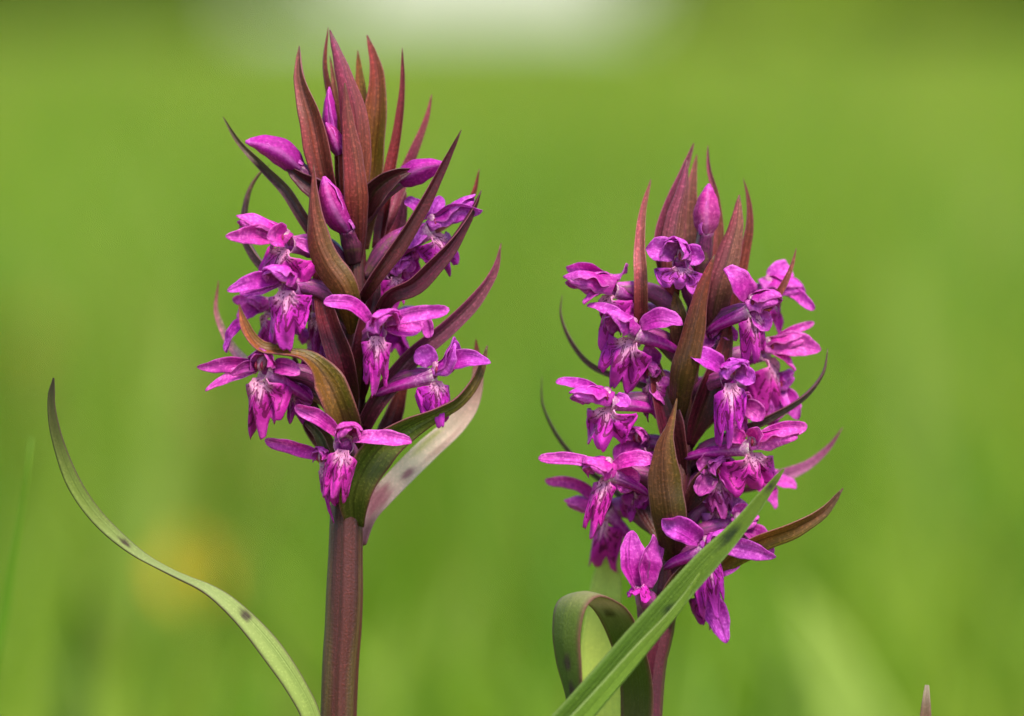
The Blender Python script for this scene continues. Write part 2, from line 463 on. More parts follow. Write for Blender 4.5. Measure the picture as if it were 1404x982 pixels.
def lip(par, org, o, f, r, u, L, Wd, theta, mid=1.0, col=MAG, open_=55.0, tipc=LITE, skew=0.0, lobes=1.0):
    """three-lobed lip: leaves the throat forwards, bends down, side lobes folded back by theta (radians)"""
    ns, nt_ = 26, 33
    s = np.linspace(0, 1, ns); t = np.linspace(-1, 1, nt_)
    ph = rng.uniform(0, 6.28, 4)
    V = []; UVs = []; CO = []
    # outline: length by t
    at_ = np.abs(t)
    la, lb_ = rng.uniform(.72, 1.22, 2); spl = rng.uniform(-.05, .42, 2)
    side = np.where(t < 0, la, lb_)
    ln = 0.84 * np.sqrt(np.clip(1 - (np.clip(at_ - 0.50, 0, 1) / 0.56) ** 2, 0.02, 1)) * (1 + (side - 1) * np.clip((at_ - .2) / .3, 0, 1)) - .12 * np.clip((.45 - at_) / .45, 0, 1)
    ln = ln + (0.34 * mid) * np.exp(-(at_ / 0.17) ** 4) * lobes - 0.16 * np.exp(-((at_ - 0.26) / 0.07) ** 2)
    ln = ln / 1.0 * (1 + skew * t)
    ln = ln * (1 + .025 * np.sin(21 * t + ph[3]) + .015 * np.sin(47 * t + ph[2]))
    ang = R(open_) * (1 - smooth_interp(s, [(0, 0), (.3, .55), (.6, 1.0), (.85, 1.35), (1, 1.6)]))
    ds = L * U / (ns - 1)
    cd = np.concatenate([[0], np.cumsum(np.cos(ang[:-1]))]) * ds
    cn = np.concatenate([[0], np.cumsum(np.sin(ang[:-1]))]) * ds
    for i in range(ns):
        # a cup round the throat at the base, opening into an apron whose sides fold back
        th = float(smooth_interp(np.array([s[i]]), [(0, -1.7), (.2, -1.1), (.34, .2 * theta), (.55, .85 * theta), (1, theta)])[0])
        if abs(th) < .05: th = .05
        hw = Wd * U / 2 * float(smooth_interp(np.array([s[i]]), [(0, .36), (.22, .42), (.36, .62), (.52, .92), (.7, 1), (1, .92)])[0])
        for j in range(nt_):
            sl = s[i] * ln[j]
            d_ = np.interp(sl, s, cd); n_ = np.interp(sl, s, cn)
            if sl > 1: d_ += (sl - 1) * L * U
            x = math.sin(th * t[j]) / th * hw; z = (math.cos(th * t[j]) - 1) / th * hw
            x += hw * (spl[0] if t[j] < 0 else spl[1]) * t[j] * s[i] ** 2
            z += 0.18 * hw * math.sin(ph[1] + 5 * t[j] + 5 * s[i]) * s[i] + 0.08 * hw * math.sin(ph[0] + 9 * t[j] - 8 * s[i]) * s[i] + 0.08 * hw * math.sin(ph[2] + 13 * t[j]) * s[i] ** 2
            z += 0.22 * hw * math.exp(-(t[j] / 0.2) ** 2) * s[i] ** 1.5 - .12 * hw * math.exp(-((abs(t[j]) - .3) / .1) ** 2) * s[i]
            V.append(o - u * d_ + f * (n_ + z) + r * x)
            UVs.append(((t[j] + 1) / 2, s[i]))
            e = np.clip(s[i] * ln[j] - 0.6, 0, 1) * 1.5 * (math.exp(-(t[j] / .25) ** 2) * .8 + .2)
            CO.append(np.array(col) * (1 - e) + np.array(tipc) * e)
    n1 = len(V); V = np.array(V)
    # a second skin a few hundredths of a millimetre behind
    nn = np.zeros_like(V).reshape(ns, nt_, 3); G = V.reshape(ns, nt_, 3)
    nn = np.cross(np.gradient(G, axis=1), np.gradient(G, axis=0)); nn /= (np.linalg.norm(nn, axis=2)[..., None] + 1e-15)
    if (nn.reshape(-1, 3) @ f).sum() < 0: nn = -nn
    B = (G - nn * 1.6 * U).reshape(-1, 3)
    F = grid_faces(ns, nt_, False)
    F2 = [tuple(n1 + x for x in fc[::-1]) for fc in F]
    ring = [j for j in range(nt_)] + [i * nt_ + nt_ - 1 for i in range(1, ns)] + [(ns - 1) * nt_ + j for j in range(nt_ - 2, -1, -1)] + [i * nt_ for i in range(ns - 2, 0, -1)]
    Fs = [(ring[(q + 1) % len(ring)], ring[q], ring[q] + n1, ring[(q + 1) % len(ring)] + n1) for q in range(len(ring))]
    return mesh_obj('lip', np.vstack([V, B]), F + F2 + Fs, M['lip'], par, org, UVs + UVs, np.vstack([CO, CO]))

def column(par, org, o, f, r, u, k):
    """small pale column above the throat with two dark pollen masses"""
    a = o + u * 16 * k * U - f * 4 * k * U; b = o + u * 2 * k * U + f * 9 * k * U
    tube('column', [a, (a + b) / 2 + f * 3 * k * U, b], [(0, 6 * k), (.4, 7 * k), (.8, 5.5 * k), (1, 2 * k)],
         [(0, (.6, .16, .42)), (.5, (.70, .34, .52)), (1, (.6, .16, .35))], M['petal'], par, org, n=10, k=10)
    for sg in (-1, 1):
        c = o + u * 9 * k * U + f * 11 * k * U + r * sg * 4.2 * k * U
        tube('pollen_mass', [c + u * 6 * k * U - f * 2 * k * U, c + f * 1 * k * U, c - u * 6 * k * U], [(0, .8 * k), (.5, 2.1 * k), (1, .6 * k)],
             [(0, (.42, .02, .07)), (1, (.34, .01, .06))], M['petal'], par, org, n=8, k=8)

def flower(orchid, oorg, c, yaw=0, pitch=12, roll=0, k=1.0, seps=(), hood=None, lipd=None, root=None, spur=None,
           col=MAG, label=None, ovr=13, throat=True, column_on=True):
    """c = throat (x, y, w); seps = [(dx, dy, dw, width, kind, bend)]; hood = (dx, dy, dw, width, bend);
    lipd = (length, width, theta, roll, open, mid); root = point on the stem; spur = (dx, dy, dw)"""
    o = P(*c); f, r, u = frame_of(yaw, pitch, roll + rng.uniform(-7, 7))
    hs = rng.uniform(-.12, .12); br = rng.uniform(.82, 1.18); col = tuple(np.array(col) * br * np.array((1 + hs * .5, 1, 1 - hs))); LITE = tuple(np.array(LITE0) * (br * .5 + .5) * np.array((1 + hs * .4, 1, 1 - hs)))
    fl = empty('flower', o, orchid, oorg)
    if label: fl['label'] = label
    if root is not None:
        rt = P(*root); back = o - f * 14 * k * U - u * 2 * k * U
        d = np.linalg.norm(back - rt)
        m1 = rt * 0.55 + back * 0.45 + UPV * d * 0.16
        tube('ovary', [rt, m1, back, o - f * 6 * k * U], [(0, ovr * .6), (.35, ovr), (.75, ovr * .85), (1, ovr * .5)],
             [(0, (.10, .025, .05)), (.5, (.20, .03, .12)), (1, (.40, .05, .30))], M['stem'], fl, o, n=22, k=14, ridges=6, amp=.10, twist=4.0)
    if throat:
        sp = D(*spur) if spur else (-f * 42 * k * U - u * 30 * k * U)
        st = o - u * 2 * k * U + f * 1 * k * U
        tube('spur', [st + sp, st + sp * 0.72 + u * 3 * k * U, st + sp * 0.35 + u * 2 * k * U, st],
             [(0, 3.5 * k), (.12, 6.5 * k), (.5, 8.5 * k), (.85, 10.5 * k), (1, 13.5 * k)],
             [(0, DEEP), (.5, MAG), (.85, (.55, .12, .45)), (1, (.74, .36, .56))], M['petal'], fl, o, n=22, k=18, open_end=True, ridges=2, amp=.06)
        if column_on: column(fl, o, o, f, r, u, k)
    if hood:
        dx, dy, dw, wd, bd = hood; wd = wd * 1.5
        tip = o + D(dx, dy, dw); base = o + u * 10 * k * U - f * 8 * k * U
        ax = nrm(tip - base)
        up = nrm(u - ax * (u @ ax)); side = np.cross(ax, up)
        L = np.linalg.norm(tip - base)
        # two petals under a dorsal sepal, all three cupped downwards
        petal('dorsal_sepal', fl, o, base, tip, wd * .8, col, LITE, bend=bd, face=-up, fold=-.05, shape='hood')
        for sg in (-1, 1):
            b2 = base + side * sg * wd * .22 * U - up * 3 * U; t2 = tip + side * sg * wd * .10 * U - up * (6 + 2 * sg) * U - ax * L * .07
            petal('petal', fl, o, b2, t2, wd * .66, LITE if sg > 0 else col, LITE, bend=bd * .9, face=-up * .8 + side * -sg * .75, fold=.02, shape='hood')
    for q, sp_ in enumerate(seps):
        dx, dy, dw, wd, kd, bd = sp_[:6]
        tip = o + D(dx, dy, dw)
        b0 = o + nrm(D(dx, dy, dw)) * 10 * k * U + (u * 4 - f * 5) * k * U
        if len(sp_) > 6 and sp_[6] is not None: b0 = o + D(*sp_[6])
        fc = nrm(f * 0.55 - FWD * 0.6 + u * 0.45)
        cc = sp_[7] if len(sp_) > 7 else (LITE if q % 2 else col)
        petal('sepal', fl, o, b0, tip, wd, cc, LITE, bend=bd, face=fc, fold=.26, shape=kd, tw=rng.uniform(-22, 22))
    if lipd:
        L, wd, th, rl, op, md = lipd; th = th * 1.25 + .1 + rng.uniform(-.3, .35); L *= .96 * rng.uniform(.9, 1.1); wd *= rng.uniform(.84, 1.04); rl += rng.uniform(-9, 9); md *= rng.uniform(.6, 1.3)
        cr, sr = math.cos(R(rl)), math.sin(R(rl))
        lip(fl, o, o - u * 8 * k * U + f * 2 * k * U, f, r * cr + u * sr, u * cr - r * sr, L, wd, th, md, col, op, tipc=LITE, skew=rng.uniform(-.12, .12))
    return fl

def bud(orchid, oorg, base, tip, rad, root=None, bend=0.1, col=MAG, flat=0.85, dark=DEEP):
    a, b = P(*base), P(*tip); L = np.linalg.norm(b - a); ax = nrm(b - a)
    up = nrm(UPV - ax * (UPV @ ax)) if abs(ax @ UPV) < .95 else nrm(-RGT)
    e = empty('bud', a, orchid, oorg)
    tube('closed_petals', [a, a * .6 + b * .4 + up * L * bend, a * .25 + b * .75 + up * L * bend * .8, b],
         [(0, rad * .5), (.2, rad * .88), (.42, rad), (.7, rad * .74), (.9, rad * .36), (1, rad * .1)],
         [(0, dark), (.35, np.array(dark) * .5 + np.array(col) * .5), (.8, col), (1, LITE)], M['petal'], e, a, n=26, k=24, ridges=3, amp=.16, twist=1.2, flat=flat)
    # the outer sepal hugs the top of the bud
    petal('sepal', e, a, a + up * rad * .5 * U, b + up * 2 * U - ax * 4 * U, rad * 1.9, LITE, LITE, bend=bend * .8 + rad * U / L * .55, face=-up, fold=-.05, shape='hood')
    if root is not None:
        rt = P(*root)
        tube('ovary', [rt, rt * .5 + a * .5 + UPV * 10 * U, a + ax * 4 * U], [(0, rad * .5), (.5, rad * .75), (1, rad * .55)],
             [(0, (.07, .015, .025)), (.6, (.09, .014, .04)), (1, (.14, .014, .08))], M['stem'], e, a, n=16, k=12, ridges=6, amp=.1, twist=3)
    return e

# bract colours
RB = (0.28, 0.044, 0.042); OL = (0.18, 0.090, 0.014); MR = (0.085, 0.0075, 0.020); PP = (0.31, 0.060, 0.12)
PK = (0.37, 0.095, 0.095); PALE = (0.66, 0.36, 0.40); CREAM = (0.95, 0.80, 0.66); ORG = (0.30, 0.10, 0.030); GRY = (0.16, 0.075, 0.075)
BW = [(0, .32), (.2, .8), (.4, 1), (.6, .82), (.8, .5), (.93, .24), (1, .05)]
BN = [(0, .9), (.15, 1), (.4, .92), (.65, .66), (.85, .38), (.95, .2), (1, .06)]

def bract(orchid, oorg, pts, width, cols, prof=BN, fold=.35, twist=0.0, normal=None, thick=6, label=None, curl=.35, back=None, edge=None, n=30, mat=None, z0=0, spots=None):
    """pts listed from base to tip as (x, y, w)"""
    if not isinstance(cols, list):
        cols = [(0, np.array(cols) * .8), (.5, cols), (1, cols)]
    fold *= 1.7
    if not isinstance(twist, (list, tuple)): tj = rng.uniform(-16, 16, 2); twist = [(0, twist), (.5, twist + tj[0]), (1, twist + tj[1] * 2.2)]
    pts = [pts[0]] + [(q[0] + rng.uniform(-2, 2), q[1], q[2]) for q in pts[1:-1]] + [pts[-1]]; x0, y0, w0 = pts[0]; pts[0] = (x0, y0 + (12 if abs(w0 - z0) > 16 else 0), z0 + max(-10, min(10, w0 - z0)))
    wd = [(s, x * width * .84) for s, x in prof]
    o = ribbon('bract', [P(*p) for p in pts], wd, cols, mat or M['bract'], orchid, oorg, normal=normal, fold=fold, twist=twist,
               thick=thick, n=n, k=13, wave=.05, curl=curl, back=back, edge=edge, spots=spots)
    if label: o['label'] = label
    return o

def C3(a, b, c): return [(0, a), (.45, b), (1, c)]

#==SETTING==
# ------------------------------------------------------------------ the setting
def build_ground():
    n = 60
    # finer near the camera, running to the horizon
    g = np.sign(np.linspace(-1, 1, n)) * np.abs(np.linspace(-1, 1, n)) ** 3 * 600
    X, Y = np.meshgrid(g, g + 0.0)
    Z = 0.012 * np.sin(X * 2.1 + 1) * np.cos(Y * 1.7) - 0.012
    far = np.clip((np.hypot(X, Y) - 25) / 200, 0, 1)
    Z = Z - 0.02
    V = np.stack([X.ravel(), Y.ravel(), Z.ravel()], 1)
    o = mesh_obj('meadow_ground', V, grid_faces(n, n, False), M['ground'])
    tag(o, 'flat green meadow ground running to the far trees', 'ground', kind='structure')
build_ground()

def blades(name, X, Y, H, Wd, cols, lean=0.35, seg=4):
    """many grass blades in one mesh; X, Y, H, Wd arrays; cols (n,3)"""
    n = len(X)
    az = rng.uniform(0, 2 * math.pi, n); fa = rng.uniform(0, 2 * math.pi, n); ln = rng.uniform(.05, lean, n) * H
    V = np.zeros((n, 2 * seg + 1, 3)); CO = np.zeros((n, 2 * seg + 1, 3))
    sx, sy = np.cos(fa), np.sin(fa)
    for i in range(seg):
        t = i / seg
        cx = X + np.cos(az) * ln * t * t * 1.6; cy = Y + np.sin(az) * ln * t * t * 1.6; cz = H * t * (1 - .12 * t)
        w_ = Wd / 2 * (1 - .75 * t ** 1.8)
        V[:, 2 * i] = np.stack([cx - sx * w_, cy - sy * w_, cz], 1); V[:, 2 * i + 1] = np.stack([cx + sx * w_, cy + sy * w_, cz], 1)
        CO[:, 2 * i] = CO[:, 2 * i + 1] = cols * 1.0
    V[:, -1] = np.stack([X + np.cos(az) * ln * 1.6, Y + np.sin(az) * ln * 1.6, H * .88], 1); CO[:, -1] = cols
    b = np.arange(n)[:, None] * (2 * seg + 1)
    F4 = np.concatenate([b + np.array([2 * i, 2 * i + 1, 2 * i + 3, 2 * i + 2]) for i in range(seg - 1)], 0)
    F3 = b + np.array([2 * seg - 2, 2 * seg - 1, 2 * seg])
    me = bpy.data.meshes.new(name)
    nv = n * (2 * seg + 1)
    me.vertices.add(nv); me.vertices.foreach_set('co', V.reshape(-1).astype(np.float32))
    loops = np.concatenate([F4.ravel(), F3.ravel()]); starts = np.concatenate([np.arange(len(F4)) * 4, len(F4) * 4 + np.arange(len(F3)) * 3])
    me.loops.add(len(loops)); me.loops.foreach_set('vertex_index', loops.astype(np.int32))
    me.polygons.add(len(starts)); me.polygons.foreach_set('loop_start', starts.astype(np.int32))
    me.polygons.foreach_set('use_smooth', np.ones(len(starts), bool))
    a = me.color_attributes.new('Col', 'FLOAT_COLOR', 'POINT')
    cc = np.ones((nv, 4), np.float32); cc[:, :3] = CO.reshape(-1, 3); a.data.foreach_set('color', cc.ravel())
    me.materials.append(M['grass']); me.update(); me.validate()
    return link(name, me)

G1, G2, G3, G4 = np.array((.160, .290, .014)), np.array((.230, .350, .022)), np.array((.080, .185, .008)), np.array((.32, .31, .050))
def blade_cols(n, X, Y):
    k = rng.random(n)[:, None]; c = G1 * (1 - k) + G2 * k
    patch = (np.sin(X * 5.1 + 1.3 * np.sin(Y * 2.7)) * np.cos(Y * 2.1 + X * 1.1))[:, None]
    c = np.where(patch > .35, c * .45 + G3 * .55, c)
    p2 = (np.sin(X * 24 + 2.1 * np.sin(Y * 9)) * np.cos(Y * 13 + X * 7) + .6 * np.sin(X * 51 + Y * 4))[:, None]
    c = np.where(p2 > .5, c * .35 + G3 * .65, np.where(p2 < -.6, c * .55 + np.array((.34, .42, .05)) * .45, c))
    dry = rng.random(n)[:, None] < np.clip(.05 + .04 * (Y[:, None] - 1), .04, .3)
    return np.where(dry, G4, c) * rng.uniform(.8, 1.15, (n, 1))

def build_grass():
    # near sward: thin under the lens and the orchids, thick behind
    n = 9000
    X = rng.uniform(-1.2, 1.2, n); Y = rng.uniform(-.4, .82, n)
    H = rng.uniform(.03, .085, n)
    near = blades('short_grass', X, Y, H, rng.uniform(.0015, .003, n), blade_cols(n, X, Y))
    tag(near, 'short green grass round the foot of the orchids', 'grass', kind='stuff')
    n = 60000
    Y = .95 + 11 * rng.random(n) ** 1.7; X = rng.uniform(-1, 1, n) * (1.0 + Y * .55)
    H = rng.uniform(.10, .215, n) * np.clip(.62 + (Y - .95) * .5, .62, 1.0)
    mid = blades('meadow_grass', X, Y, H, rng.uniform(.002, .0045, n) * (1 + Y * .12), blade_cols(n, X, Y))
    n = 30000
    Y = 11 + 45 * rng.random(n) ** 1.5; X = rng.uniform(-1, 1, n) * (3 + Y * .35)
    H = rng.uniform(.10, .235, n)
    far = blades('far_grass', X, Y, H, rng.uniform(.012, .03, n) * (1 + Y * .02), blade_cols(n, X, Y), seg=3)
    tag(far, 'far grass of the meadow reaching the line of trees', 'grass', kind='stuff')
    tag(mid, 'soft blurred green grass of the meadow behind the orchids', 'grass', kind='stuff')
build_grass()

def tree(x, y, h, spread, seed, label, cl):
    rg = np.random.default_rng(seed)
    b = np.array((x, y, -0.03)); t = empty('tree', b)
    tag(t, label, 'tree', 'trees along the far edge of the meadow')
    tr = tube('trunk', [b, b + (0.1 * h * .2, 0, h * .3), b + (0, .05 * h, h * .6)], [(0, .035 * h / U), (.2, .026 * h / U), (1, .010 * h / U)],
              [(0, (.10, .075, .05)), (1, (.12, .09, .06))], M['bark'], t, b, n=10, k=10, ridges=5, amp=.08)
    for q in range(6):
        a = rg.uniform(0, 6.28); p0 = b + np.array((0, 0, h * rg.uniform(.25, .5)))
        tip = b + np.array((math.cos(a) * spread * .6, math.sin(a) * spread * .6, h * rg.uniform(.5, .85)))
        tube('limb', [p0, (p0 + tip) / 2 + (0, 0, -.03 * h), tip], [(0, .010 * h / U), (1, .003 * h / U)], [(0, (.1, .075, .05)), (1, (.12, .09, .06))], M['bark'], tr, b, n=7, k=6)
    m = 3800; cl = np.array(cl) * 1.35
    # clumps of leaves through an uneven crown
    nc = 34; ca = rg.uniform(0, 6.28, nc); cr = spread * rg.uniform(.2, .95, nc); cz = rg.uniform(.03, .95, nc)
    cr *= np.sqrt(np.clip(1 - ((cz - .40) / .62) ** 2, .05, 1))
    cc = np.stack([cr * np.cos(ca), cr * np.sin(ca), cz * h], 1); cs = spread * rg.uniform(.16, .34, nc)
    i = rg.integers(0, nc, m)
    p = b + cc[i] + rg.normal(0, 1, (m, 3)) * cs[i][:, None] * .55
    p[:, 2] = np.maximum(p[:, 2], .06)
    q = rg.normal(0, 1, (m, 3)); q /= np.linalg.norm(q, axis=1)[:, None]; s2 = np.cross(q, rg.normal(0, 1, (m, 3))); s2 /= np.linalg.norm(s2, axis=1)[:, None]
    ls = h * .042 * rg.uniform(.6, 1.4, m)[:, None]
    V = np.stack([p - q * ls, p + s2 * ls * .5, p + q * ls, p - s2 * ls * .5], 1).reshape(-1, 3)
    F = [(4 * j, 4 * j + 1, 4 * j + 2, 4 * j + 3) for j in range(m)]
    colr = np.repeat(np.array(cl) * rg.uniform(.6, 1.3, (nc, 1))[i], 4, 0)
    mesh_obj('crown', V, F, M['crown'], t, b, None, colr)
    return t

for a in ((-4.1, 46, 4.6, 2.3, 1, 'rounded tree just left of the pale gap of sky', (.13, .19, .022)),
          (-6.7, 49, 7.5, 2.8, 2, 'taller dark tree at the far upper left', (.085, .13, .018)),
          (-10.4, 48, 8.0, 3.1, 3, 'broad tree beyond the left edge of the meadow', (.10, .15, .020)),
          (2.6, 45, 3.4, 1.8, 4, 'low yellow-green tree just right of the pale gap of sky', (.21, .28, .025)),
          (5.0, 49, 7.6, 2.5, 5, 'taller dark tree at the far upper right', (.085, .13, .018)),
          (8.0, 46, 5.6, 2.7, 6, 'rounded olive tree beyond the right edge of the meadow', (.18, .24, .022)),
          (12.0, 50, 8.0, 3.2, 8, 'tall broad tree far beyond the right edge', (.11, .16, .020))):
    tree(*a)

# ------------------------------------------------------------------ things in the blurred meadow
def buttercup(p, rad, n, label, stalk_dx=.02, tilt=(0.1, -.7, .7)):
    p = np.asarray(p); foot = np.array((p[0] + stalk_dx, p[1] + .02, 0))
    e = empty('buttercup', foot); tag(e, label, 'flower', 'yellow meadow flowers')
    Y1 = (.60, .34, .008)
    tube('stalk', [foot, (foot + p) / 2 + (stalk_dx * .3, 0, 0), p], [(0, 11), (1, 7)], [(0, (.1, .17, .03)), (1, (.13, .2, .03))], M['blade'], e, foot, n=14, k=8)
    ax = nrm(tilt); a1 = nrm(np.cross(ax, (1, 0, .2))); a2 = np.cross(ax, a1)
    for i in range(n):
        t = 2 * math.pi * i / n; d = a1 * math.cos(t) + a2 * math.sin(t)
        tip = p + d * rad + ax * rad * .45
        ribbon('petal', [p, p + d * rad * .55 + ax * rad * .1, tip], [(0, rad / U * .3), (.5, rad / U * .95), (.85, rad / U * .85), (1, rad / U * .35)],
               [(0, Y1), (1, Y1)], M['flowerlet'], e, foot, normal=ax, fold=0, curl=.5, thick=3, n=8, k=7)
    tube('flower_centre', [p, p + ax * rad * .3], [(0, rad / U * .26), (.6, rad / U * .24), (1, rad / U * .06)], [(0, (.5, .33, .02)), (1, (.6, .4, .02))], M['flowerlet'], e, foot, n=6, k=10)
    for i in range(3):
        t = 2.1 * i; d = np.array((math.cos(t), math.sin(t), .9))
        q = foot * .55 + p * .45
        ribbon('leaf', [q, q + d * .012, q + d * .024 + np.array((0, 0, -.004))], [(0, 12), (.5, 40), (1, 4)], [(0, (.1, .18, .03)), (1, (.1, .18, .03))], M['blade'], e, foot, n=8, k=5)
buttercup(at(256, 795, 1.34), .0125, 5, 'blurred yellow flower low behind the curving leaf', -.03)
buttercup(at(30, 462, 2.2), .012, 5, 'faint blurred yellow flower at the far left edge', .04)

def grass_blade(pts, width, col, label, k=5, mat='blade', back=None):
    p = [np.asarray(q) for q in pts]
    o = ribbon('grass_blade', p, width, [(0, col), (1, col)], M[mat], None, p[0], normal=-FWD, fold=.3, thick=3, n=30, k=7, twist=[(0, -30), (1, 25)])
    o.location = p[0]
    return tag(o, label, 'grass blade', 'single grass blades')
def g0(x, y, d):  # foot of a blade on the ground below that direction
    q = at(x, y, d); q[2] = 0; return q
grass_blade([g0(-60, 900, .64), at(-25, 1100, .638), at(5, 850, .636), at(30, 700, .634), at(43, 600, .632)], [(0, 34), (.5, 28), (.8, 17), (1, 2)], (.13, .27, .014),
            'thin green grass blade standing at the left edge')
grass_blade([g0(1250, 900, .97), at(1205, 1120, .97), at(1165, 980, .96), at(1122, 880, .95), at(1085, 800, .94)], [(0, 60), (.35, 170), (.6, 190), (.85, 110), (1, 6)], (.46, .56, .13),
            'broad pale green blurred blade low at the right of the right orchid')
grass_blade([g0(85, 900, 1.0), at(95, 1100, 1.0), at(105, 900, 1.0), at(120, 760, .99)], [(0, 70), (.5, 90), (.8, 60), (1, 6)], (.035, .10, .010),  # added dark blade: its colour paints the shadow among the grass
            'dark blurred blade standing in for grass shadow below the curving leaf')
grass_blade([g0(1010, 900, 1.0), at(1040, 1120, 1.0), at(1062, 980, 1.0), at(1090, 880, 1.0)], [(0, 60), (.5, 90), (.8, 60), (1, 6)], (.04, .11, .012),  # another dark blade whose colour stands in for shade in the grass
            'dark blurred blade standing in for grass shadow right of the right orchid stem')
for (x, y, d, wd, cl, lean, lab) in (
        (262, 380, 1.25, 120, (.25, .34, .05), -60, 'pale blurred blade rising left of the left orchid'),
        (1232, 300, 1.5, 110, (.27, .35, .06), 30, 'pale blurred blade rising at the upper right'),
        (760, 640, 1.15, 110, (.10, .22, .012), 20, 'dark blurred blade between the two orchids'),
        (1350, 560, 1.3, 120, (.085, .19, .010), 40, 'dark blurred blade at the right edge'),
        (560, 820, 1.05, 110, (.27, .37, .045), -30, 'light blurred blade right of the left orchid stem'),
        (660, 470, 1.6, 120, (.26, .34, .045), 10, 'tall light blurred blade between the orchids')):
    grass_blade([g0(x + lean * 2.2, y, d), at(x + lean * 1.4, y + (982 - y) * .7 + 60, d), at(x + lean * .6, y + (982 - y) * .35 + 20, d), at(x, y, d)],
                [(0, wd * .6), (.5, wd), (.8, wd * .6), (1, 6)], cl, lab)

def dock(p, label):
    p = np.asarray(p); foot = np.array((p[0] + .01, p[1], 0)); e = empty('dock', foot); tag(e, label, 'plant')
    tube('stalk', [foot, (foot + p) / 2 + (.006, 0, 0), p + (0, 0, .03)], [(0, 16), (1, 6)], [(0, (.16, .14, .05)), (1, (.26, .10, .05))], M['blade'], e, foot, n=14, k=8)
    for i in range(16):
        q = p + np.array((rng.normal(0, .006), rng.normal(0, .006), rng.uniform(-.03, .03)))
        dd = np.array((math.cos(i * 2.4), math.sin(i * 2.4), .5)) * .009
        ribbon('seed_cluster', [q, q + dd * .5, q + dd], [(0, 14), (.5, 52), (1, 6)], [(0, (.34, .17, .06)), (1, (.38, .18, .07))], M['blade'], e, foot, n=6, k=5)
    for i in range(3):
        dd = np.array((math.cos(i * 2.1), math.sin(i * 2.1), .8))
        ribbon('leaf', [foot + (0, 0, .01), foot + dd * .03, foot + dd * .055 - (0, 0, .012)], [(0, 30), (.5, 130), (1, 8)], [(0, (.1, .18, .03)), (1, (.1, .18, .03))], M['blade'], e, foot, n=10, k=7)
dock(at(300, 610, 1.7), 'reddish brown blurred seed head left of the left orchid stem')
dock(at(30, 520, 1.9), 'rusty blurred seed head at the left edge')
#==ORCHIDS==
# ------------------------------------------------------------------ left orchid
LB = P(450, 0, 0) * 0 + P(455, 2050, 0); LB[2] = 0.0
L = empty('marsh_orchid', LB)
tag(L, 'taller left marsh orchid with purple flower spike and long curling green leaf', 'orchid', 'marsh orchids in flower')
tube('stem', [LB, P(452, 1500), P(464, 982), P(471, 850), P(474, 760), P(476, 690), P(482, 560), P(488, 430), P(488, 300), P(486, 190)],
     [(0, 34), (.45, 26), (.6, 23), (.73, 25), (.76, 23), (.84, 19), (.92, 14), (1, 5)],
     [(0, (.16, .16, .05)), (.4, (.085, .026, .013)), (.7, (.068, .014, .011)), (1, (.06, .009, .014))], M['stem'], L, LB, n=120, k=72, ridges=7, amp=.03, twist=.5, rough=.022)

def lb(*a, **k): return bract(L, LB, *a, **k)
# crown of bracts
lb([(478, 300, -26), (462, 200, -20), (446, 120, -16), (443, 80, -16), (449, 36, -18)], 22, C3(OL, RB, RB), fold=.5, twist=35)
lb([(470, 300, -34), (462, 180, -30), (455, 110, -32), (451, 74, -34)], 22, C3(OL, PK, PK), fold=.4)
lb([(462, 300, 14), (447, 230, 22), (430, 165, 18), (417, 110, 10), (411, 63, 2)], 46, C3(MR, RB, PK), prof=BW, fold=.45, twist=-12)
lb([(498, 330, -30), (506, 240, -26), (514, 160, -24), (514, 100, -28), (502, 46, -30)], 52, C3(PK, OL, RB), prof=BW, fold=.4, twist=8)
lb([(494, 320, -36), (498, 220, -34), (494, 130, -38), (489, 66, -42)], 38, C3(OL, (.22, .14, .025), ORG), prof=BW, fold=.3)
lb([(484, 345, 10), (490, 260, 30), (488, 170, 34), (474, 100, 28), (453, 42, 12)], 56, C3(OL, RB, PP), prof=BW, fold=-.5, twist=18)
lb([(492, 352, 40), (492, 280, 52), (487, 220, 54), (480, 165, 48), (474, 116, 40)], 42, C3(MR, RB, (.25, .05, .05)), prof=BW, fold=-.45, twist=14)
lb([(520, 330, -34), (532, 240, -30), (546, 180, -30), (552, 120, -28), (551, 64, -26)], 22, C3(MR, RB, (.22, .045, .055)), fold=.5, twist=-20)
lb([(520, 340, -60), (548, 250, -56), (570, 200, -54), (583, 160, -52), (591, 126, -52)], 26, C3(RB, PP, PK), fold=.4, twist=-14)
lb([(488, 412, 46), (508, 384, 56), (545, 330, 58), (585, 268, 50), (614, 218, 42), (633, 180, 36)], 29, C3(MR, (.12, .016, .026), MR), prof=BW, fold=.6, twist=24)
lb([(520, 380, -20), (560, 340, -26), (620, 300, -34), (648, 268, -38), (657, 230, -40)], 22, C3(MR, MR, RB), fold=.5)
lb([(512, 430, 34), (535, 402, 46), (570, 385, 50), (608, 345, 48), (640, 298, 42), (660, 262, 38)], 34, C3(MR, (.12, .016, .036), MR), prof=BW, fold=.55, twist=26)
lb([(492, 590, 4), (515, 545, 14), (560, 492, 12), (610, 452, 4), (652, 412, -6), (676, 372, -12), (687, 333, -16)], 34, C3(MR, (.16, .028, .08), PP), prof=[(0, .8), (.25, 1), (.45, .9), (.7, .75), (.85, .45), (1, .05)], fold=.5, twist=20)
lb([(455, 350, 6), (420, 300, 10), (392, 262, 6), (362, 232, 0), (328, 196, -6), (305, 160, -10)], 21, C3(MR, GRY, (.12, .06, .03)), fold=.6, twist=-15)
lb([(372, 374, -10), (350, 345, -22), (336, 312, -30), (340, 266, -36), (352, 240, -38), (368, 224, -38)], 17, C3(GRY, GRY, (.22, .12, .08)), fold=.6, twist=-40)
